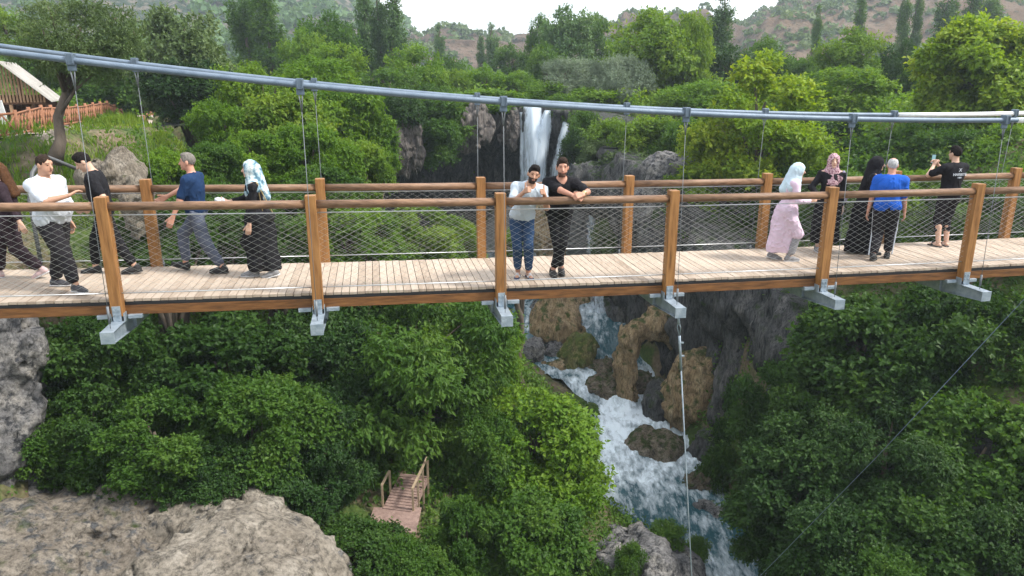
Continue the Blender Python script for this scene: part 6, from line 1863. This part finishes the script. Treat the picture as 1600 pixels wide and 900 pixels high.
# rustic fence of crossed sticks
FP = [at(-60, 222, 27.5), at(30, 214, 29.5), at(70, 204, 33), at(110, 196, 38), at(160, 187, 44.5), at(200, 181, 50), at(242, 176, 56)]
fen = empty('rustic_fence', (FP[0][0], FP[0][1], hz(FP[0][0], FP[0][1]))); tag(fen, 'rustic fence of crossed reddish sticks running along the terrace path on the left', 'fence')
FO = Vector(fen.location)
pts = []
for a, b in zip(FP[:-1], FP[1:]):
    a, b = np.array(a[:2]), np.array(b[:2]); nseg = max(1, int(round(np.linalg.norm(b - a) / 1.6)))
    for k in range(nseg): pts.append(a + (b - a) * k / nseg)
pts.append(np.array(FP[-1][:2]))
gz = [hz(*q) for q in pts]
gz = list(np.convolve(np.r_[gz[0], gz[0], gz, gz[-1], gz[-1]], np.ones(5) / 5, 'valid'))
for k, q in enumerate(pts):
    mb = MB(); mb.tube([Vector((q[0], q[1], gz[k] - 0.7)) - FO, Vector((q[0], q[1], gz[k] + 1.15)) - FO], 0.075, 8); mb.build('post', m_stick, fen)
for k in range(len(pts) - 1):
    a, b = pts[k], pts[k + 1]; A = Vector((*a, gz[k])) - FO; Bv = Vector((*b, gz[k + 1])) - FO
    up = Vector((0, 0, 1)); rr_ = random.Random(k)
    mb = MB()
    for z in (0.22, 1.0): mb.tube([A + up * z, Bv + up * (z + rr_.uniform(-.03, .03))], 0.05, 6)
    ns = 4
    for q in range(ns):
        f0, f1 = q / ns, (q + 1) / ns
        mb.tube([A.lerp(Bv, f0) + up * 0.2, A.lerp(Bv, f1) + up * 1.0], 0.036, 5); mb.tube([A.lerp(Bv, f0) + up * 1.0, A.lerp(Bv, f1) + up * 0.2], 0.036, 5)
    mb.build('panel', m_stick, fen)
# pale path behind the fence
pv, pf = [], []
for k, q in enumerate(pts):
    d = pts[min(k + 1, len(pts) - 1)] - pts[max(k - 1, 0)]; d = d / np.linalg.norm(d); nrm = np.array([-d[1], d[0]])
    for wv in (-0.35, 0.6, 1.6, 2.8):
        x, y = q + nrm * wv; pv.append((x, y, max(hz(x, y), gz[k]) + 0.06))
for k in range(len(pts) - 1):
    for j in range(3): pf.append((k * 4 + j, (k + 1) * 4 + j, (k + 1) * 4 + j + 1, k * 4 + j + 1))
pm = bpy.data.meshes.new('path'); pm.from_pydata(pv, [], pf); pm.materials.append(noisy('pale_paving', [(0.3, (0.30, 0.25, 0.21)), (0.7, (0.44, 0.38, 0.33))], 2, 0.9, 0.3)); tag(link('path', pm), kind='structure')
# low retaining kerb of stones under the fence
kb = MB()
for k in range(len(pts) - 1):
    a, b = pts[k], pts[k + 1]; d = (b - a) / np.linalg.norm(b - a); nrm = np.array([d[1], -d[0]])
    kb.beam((*(a + nrm * 0.45), gz[k] - 0.18), (*(b + nrm * 0.45), gz[k + 1] - 0.18), 0.35, 0.5)
o = kb.build('stone_kerb', rk_lime); tag(o, kind='structure')
# black hose looping out of the slope
mb = MB(); h0 = Vector(at(76, 246, 23)); h1_ = Vector(at(58, 258, 22.6)); h2_ = Vector(at(49, 285, 22.2)); h3_ = Vector(at(46, 312, 22))
mb.tube([h0 - Vector((-.5, -.5, 0.4)), h0, h0.lerp(h1_, .55) + Vector((0, 0, .12)), h1_, h1_.lerp(h2_, .5) + Vector((-.05, 0, .03)), h2_, h3_, h3_ - Vector((0, 0, 2))], 0.06, 10)
o = mb.build('hose', plain('hose_grey', (0.09, 0.095, 0.10), 0.5)); tag(o, 'thick grey hose curving down the slope behind the man in the white polo', 'hose')

# ------------------------------------------------------------------ wooden stairs in the thicket
S0, S1 = Vector(at(646, 744, 24.4)), Vector(at(622, 794, 22.75))
st = empty('wooden_stairs', (S1.x, S1.y, S1.z)); tag(st, 'weathered wooden stairs with rail descending through the thicket below the bridge', 'stairs')
D_ = Vector((S1.x - S0.x, S1.y - S0.y, 0)).normalized(); W_ = Vector((-D_.y, D_.x, 0)) * 0.54
m_step = noisy('step_timber', [(0.3, (0.16, 0.105, 0.09)), (0.7, (0.30, 0.21, 0.18))], 5, 0.85, 0.3, 20)
nst = 13
for k in range(nst):
    t = k / (nst - 1); c = S0.lerp(S1, t) - S1
    mb = MB(); mb.hexa([c - W_ - D_ * .10 - Vector((0, 0, .03)), c - W_ + D_ * .10 - Vector((0, 0, .03)), c + W_ + D_ * .10 - Vector((0, 0, .03)), c + W_ - D_ * .10 - Vector((0, 0, .03)), c - W_ - D_ * .10, c - W_ + D_ * .10, c + W_ + D_ * .10, c + W_ - D_ * .10]); mb.build('tread', m_step, st)
mb = MB()
for s in (-1, 1): mb.beam(S0 - S1 + W_ * s * 0.97 - Vector((0, 0, .12)), W_ * s * 0.97 - Vector((0, 0, .12)), 0.06, 0.2)
mb.build('stringer', m_step, st)
m_rw = noisy('rail_weathered', [(0.3, (0.24, 0.18, 0.12)), (0.7, (0.36, 0.28, 0.19))], 5, 0.8, 0.3)
for s in (-1, 1):
    mb = MB()
    sg_ = Vector(W_ * s).x > 0; mb.beam((S0 - S1) * (1.0 if sg_ else 0.45) + W_ * s * 1.05 + Vector((0, 0, .85)), W_ * s * 1.05 + Vector((0, 0, .85)), 0.08, 0.05)
    for t in ((0, .33, .66, 1) if sg_ else (.55, 1)):
        c = (S0 - S1) * (1 - t) + W_ * s * 1.05; mb.beam(c - Vector((0, 0, .9)), c + Vector((0, 0, .85)), 0.07, 0.07, up=(0, 1, 0))
    mb.build('handrail', m_rw, st)
mb = MB(); L0 = -S1 + Vector(at(619, 804, 22.5)); mb.box((L0.x, L0.y - 0.4, -0.06), (1.7, 1.5, 0.06)); mb.build('landing', m_step, st)

# ------------------------------------------------------------------ right terrace: lamp pole, timber fence
p = at(1444, 178, 54); g = hz(p[0], p[1])
lp = empty('lamp_post', (p[0], p[1], g)); tag(lp, 'thin pale lamp post among the trees on the right', 'lamp post'); lp.rotation_euler = (0, R(4), 0)
t_ = Vector(at(1447, 140, 54)); mb = MB(); mb.tube([(0, 0, 0), (0, 0, t_.z - g)], [0.05, 0.035], 8); mb.build('pole', plain('pole_pale', (0.5, 0.5, 0.48), 0.5), lp)
mb = MB(); mb.box((0.12, 0, t_.z - g + 0.03), (0.34, 0.14, 0.07)); mb.build('lamp_head', plain('lamp_grey', (0.3, 0.3, 0.3), 0.5), lp)
a, b = at(1368, 186, 50), at(1452, 186, 50)
tf = empty('timber_fence', (a[0], a[1], hz(a[0], a[1]))); tag(tf, 'low tan timber fence under the trees on the right terrace', 'fence')
Lf = b[0] - a[0]
for k in range(5):
    mb = MB(); x = k * Lf / 4; mb.box((x, 0, 0.35), (0.09, 0.09, 1.3)); mb.build('post', m_slat, tf)
mb = MB()
for z in (0.3, 0.6, 0.9): mb.box((Lf / 2, -0.06, z), (Lf, 0.03, 0.10))
mb.build('rail', m_slat, tf)

# ------------------------------------------------------------------ air
hm, nt, out = new_mat('haze')
pv_ = N(nt, 'ShaderNodeVolumePrincipled', i_Density=0.00045, i_Anisotropy=0.2)
pv_.inputs['Color'].default_value = (0.76, 0.87, 1.0, 1)
nt.links.new(pv_.outputs[0], out.inputs['Volume'])
mb = MB(); mb.box((0, 0, 60), (1900, 1900, 170)); hz_o = mb.build('haze', hm); tag(hz_o, kind='stuff')
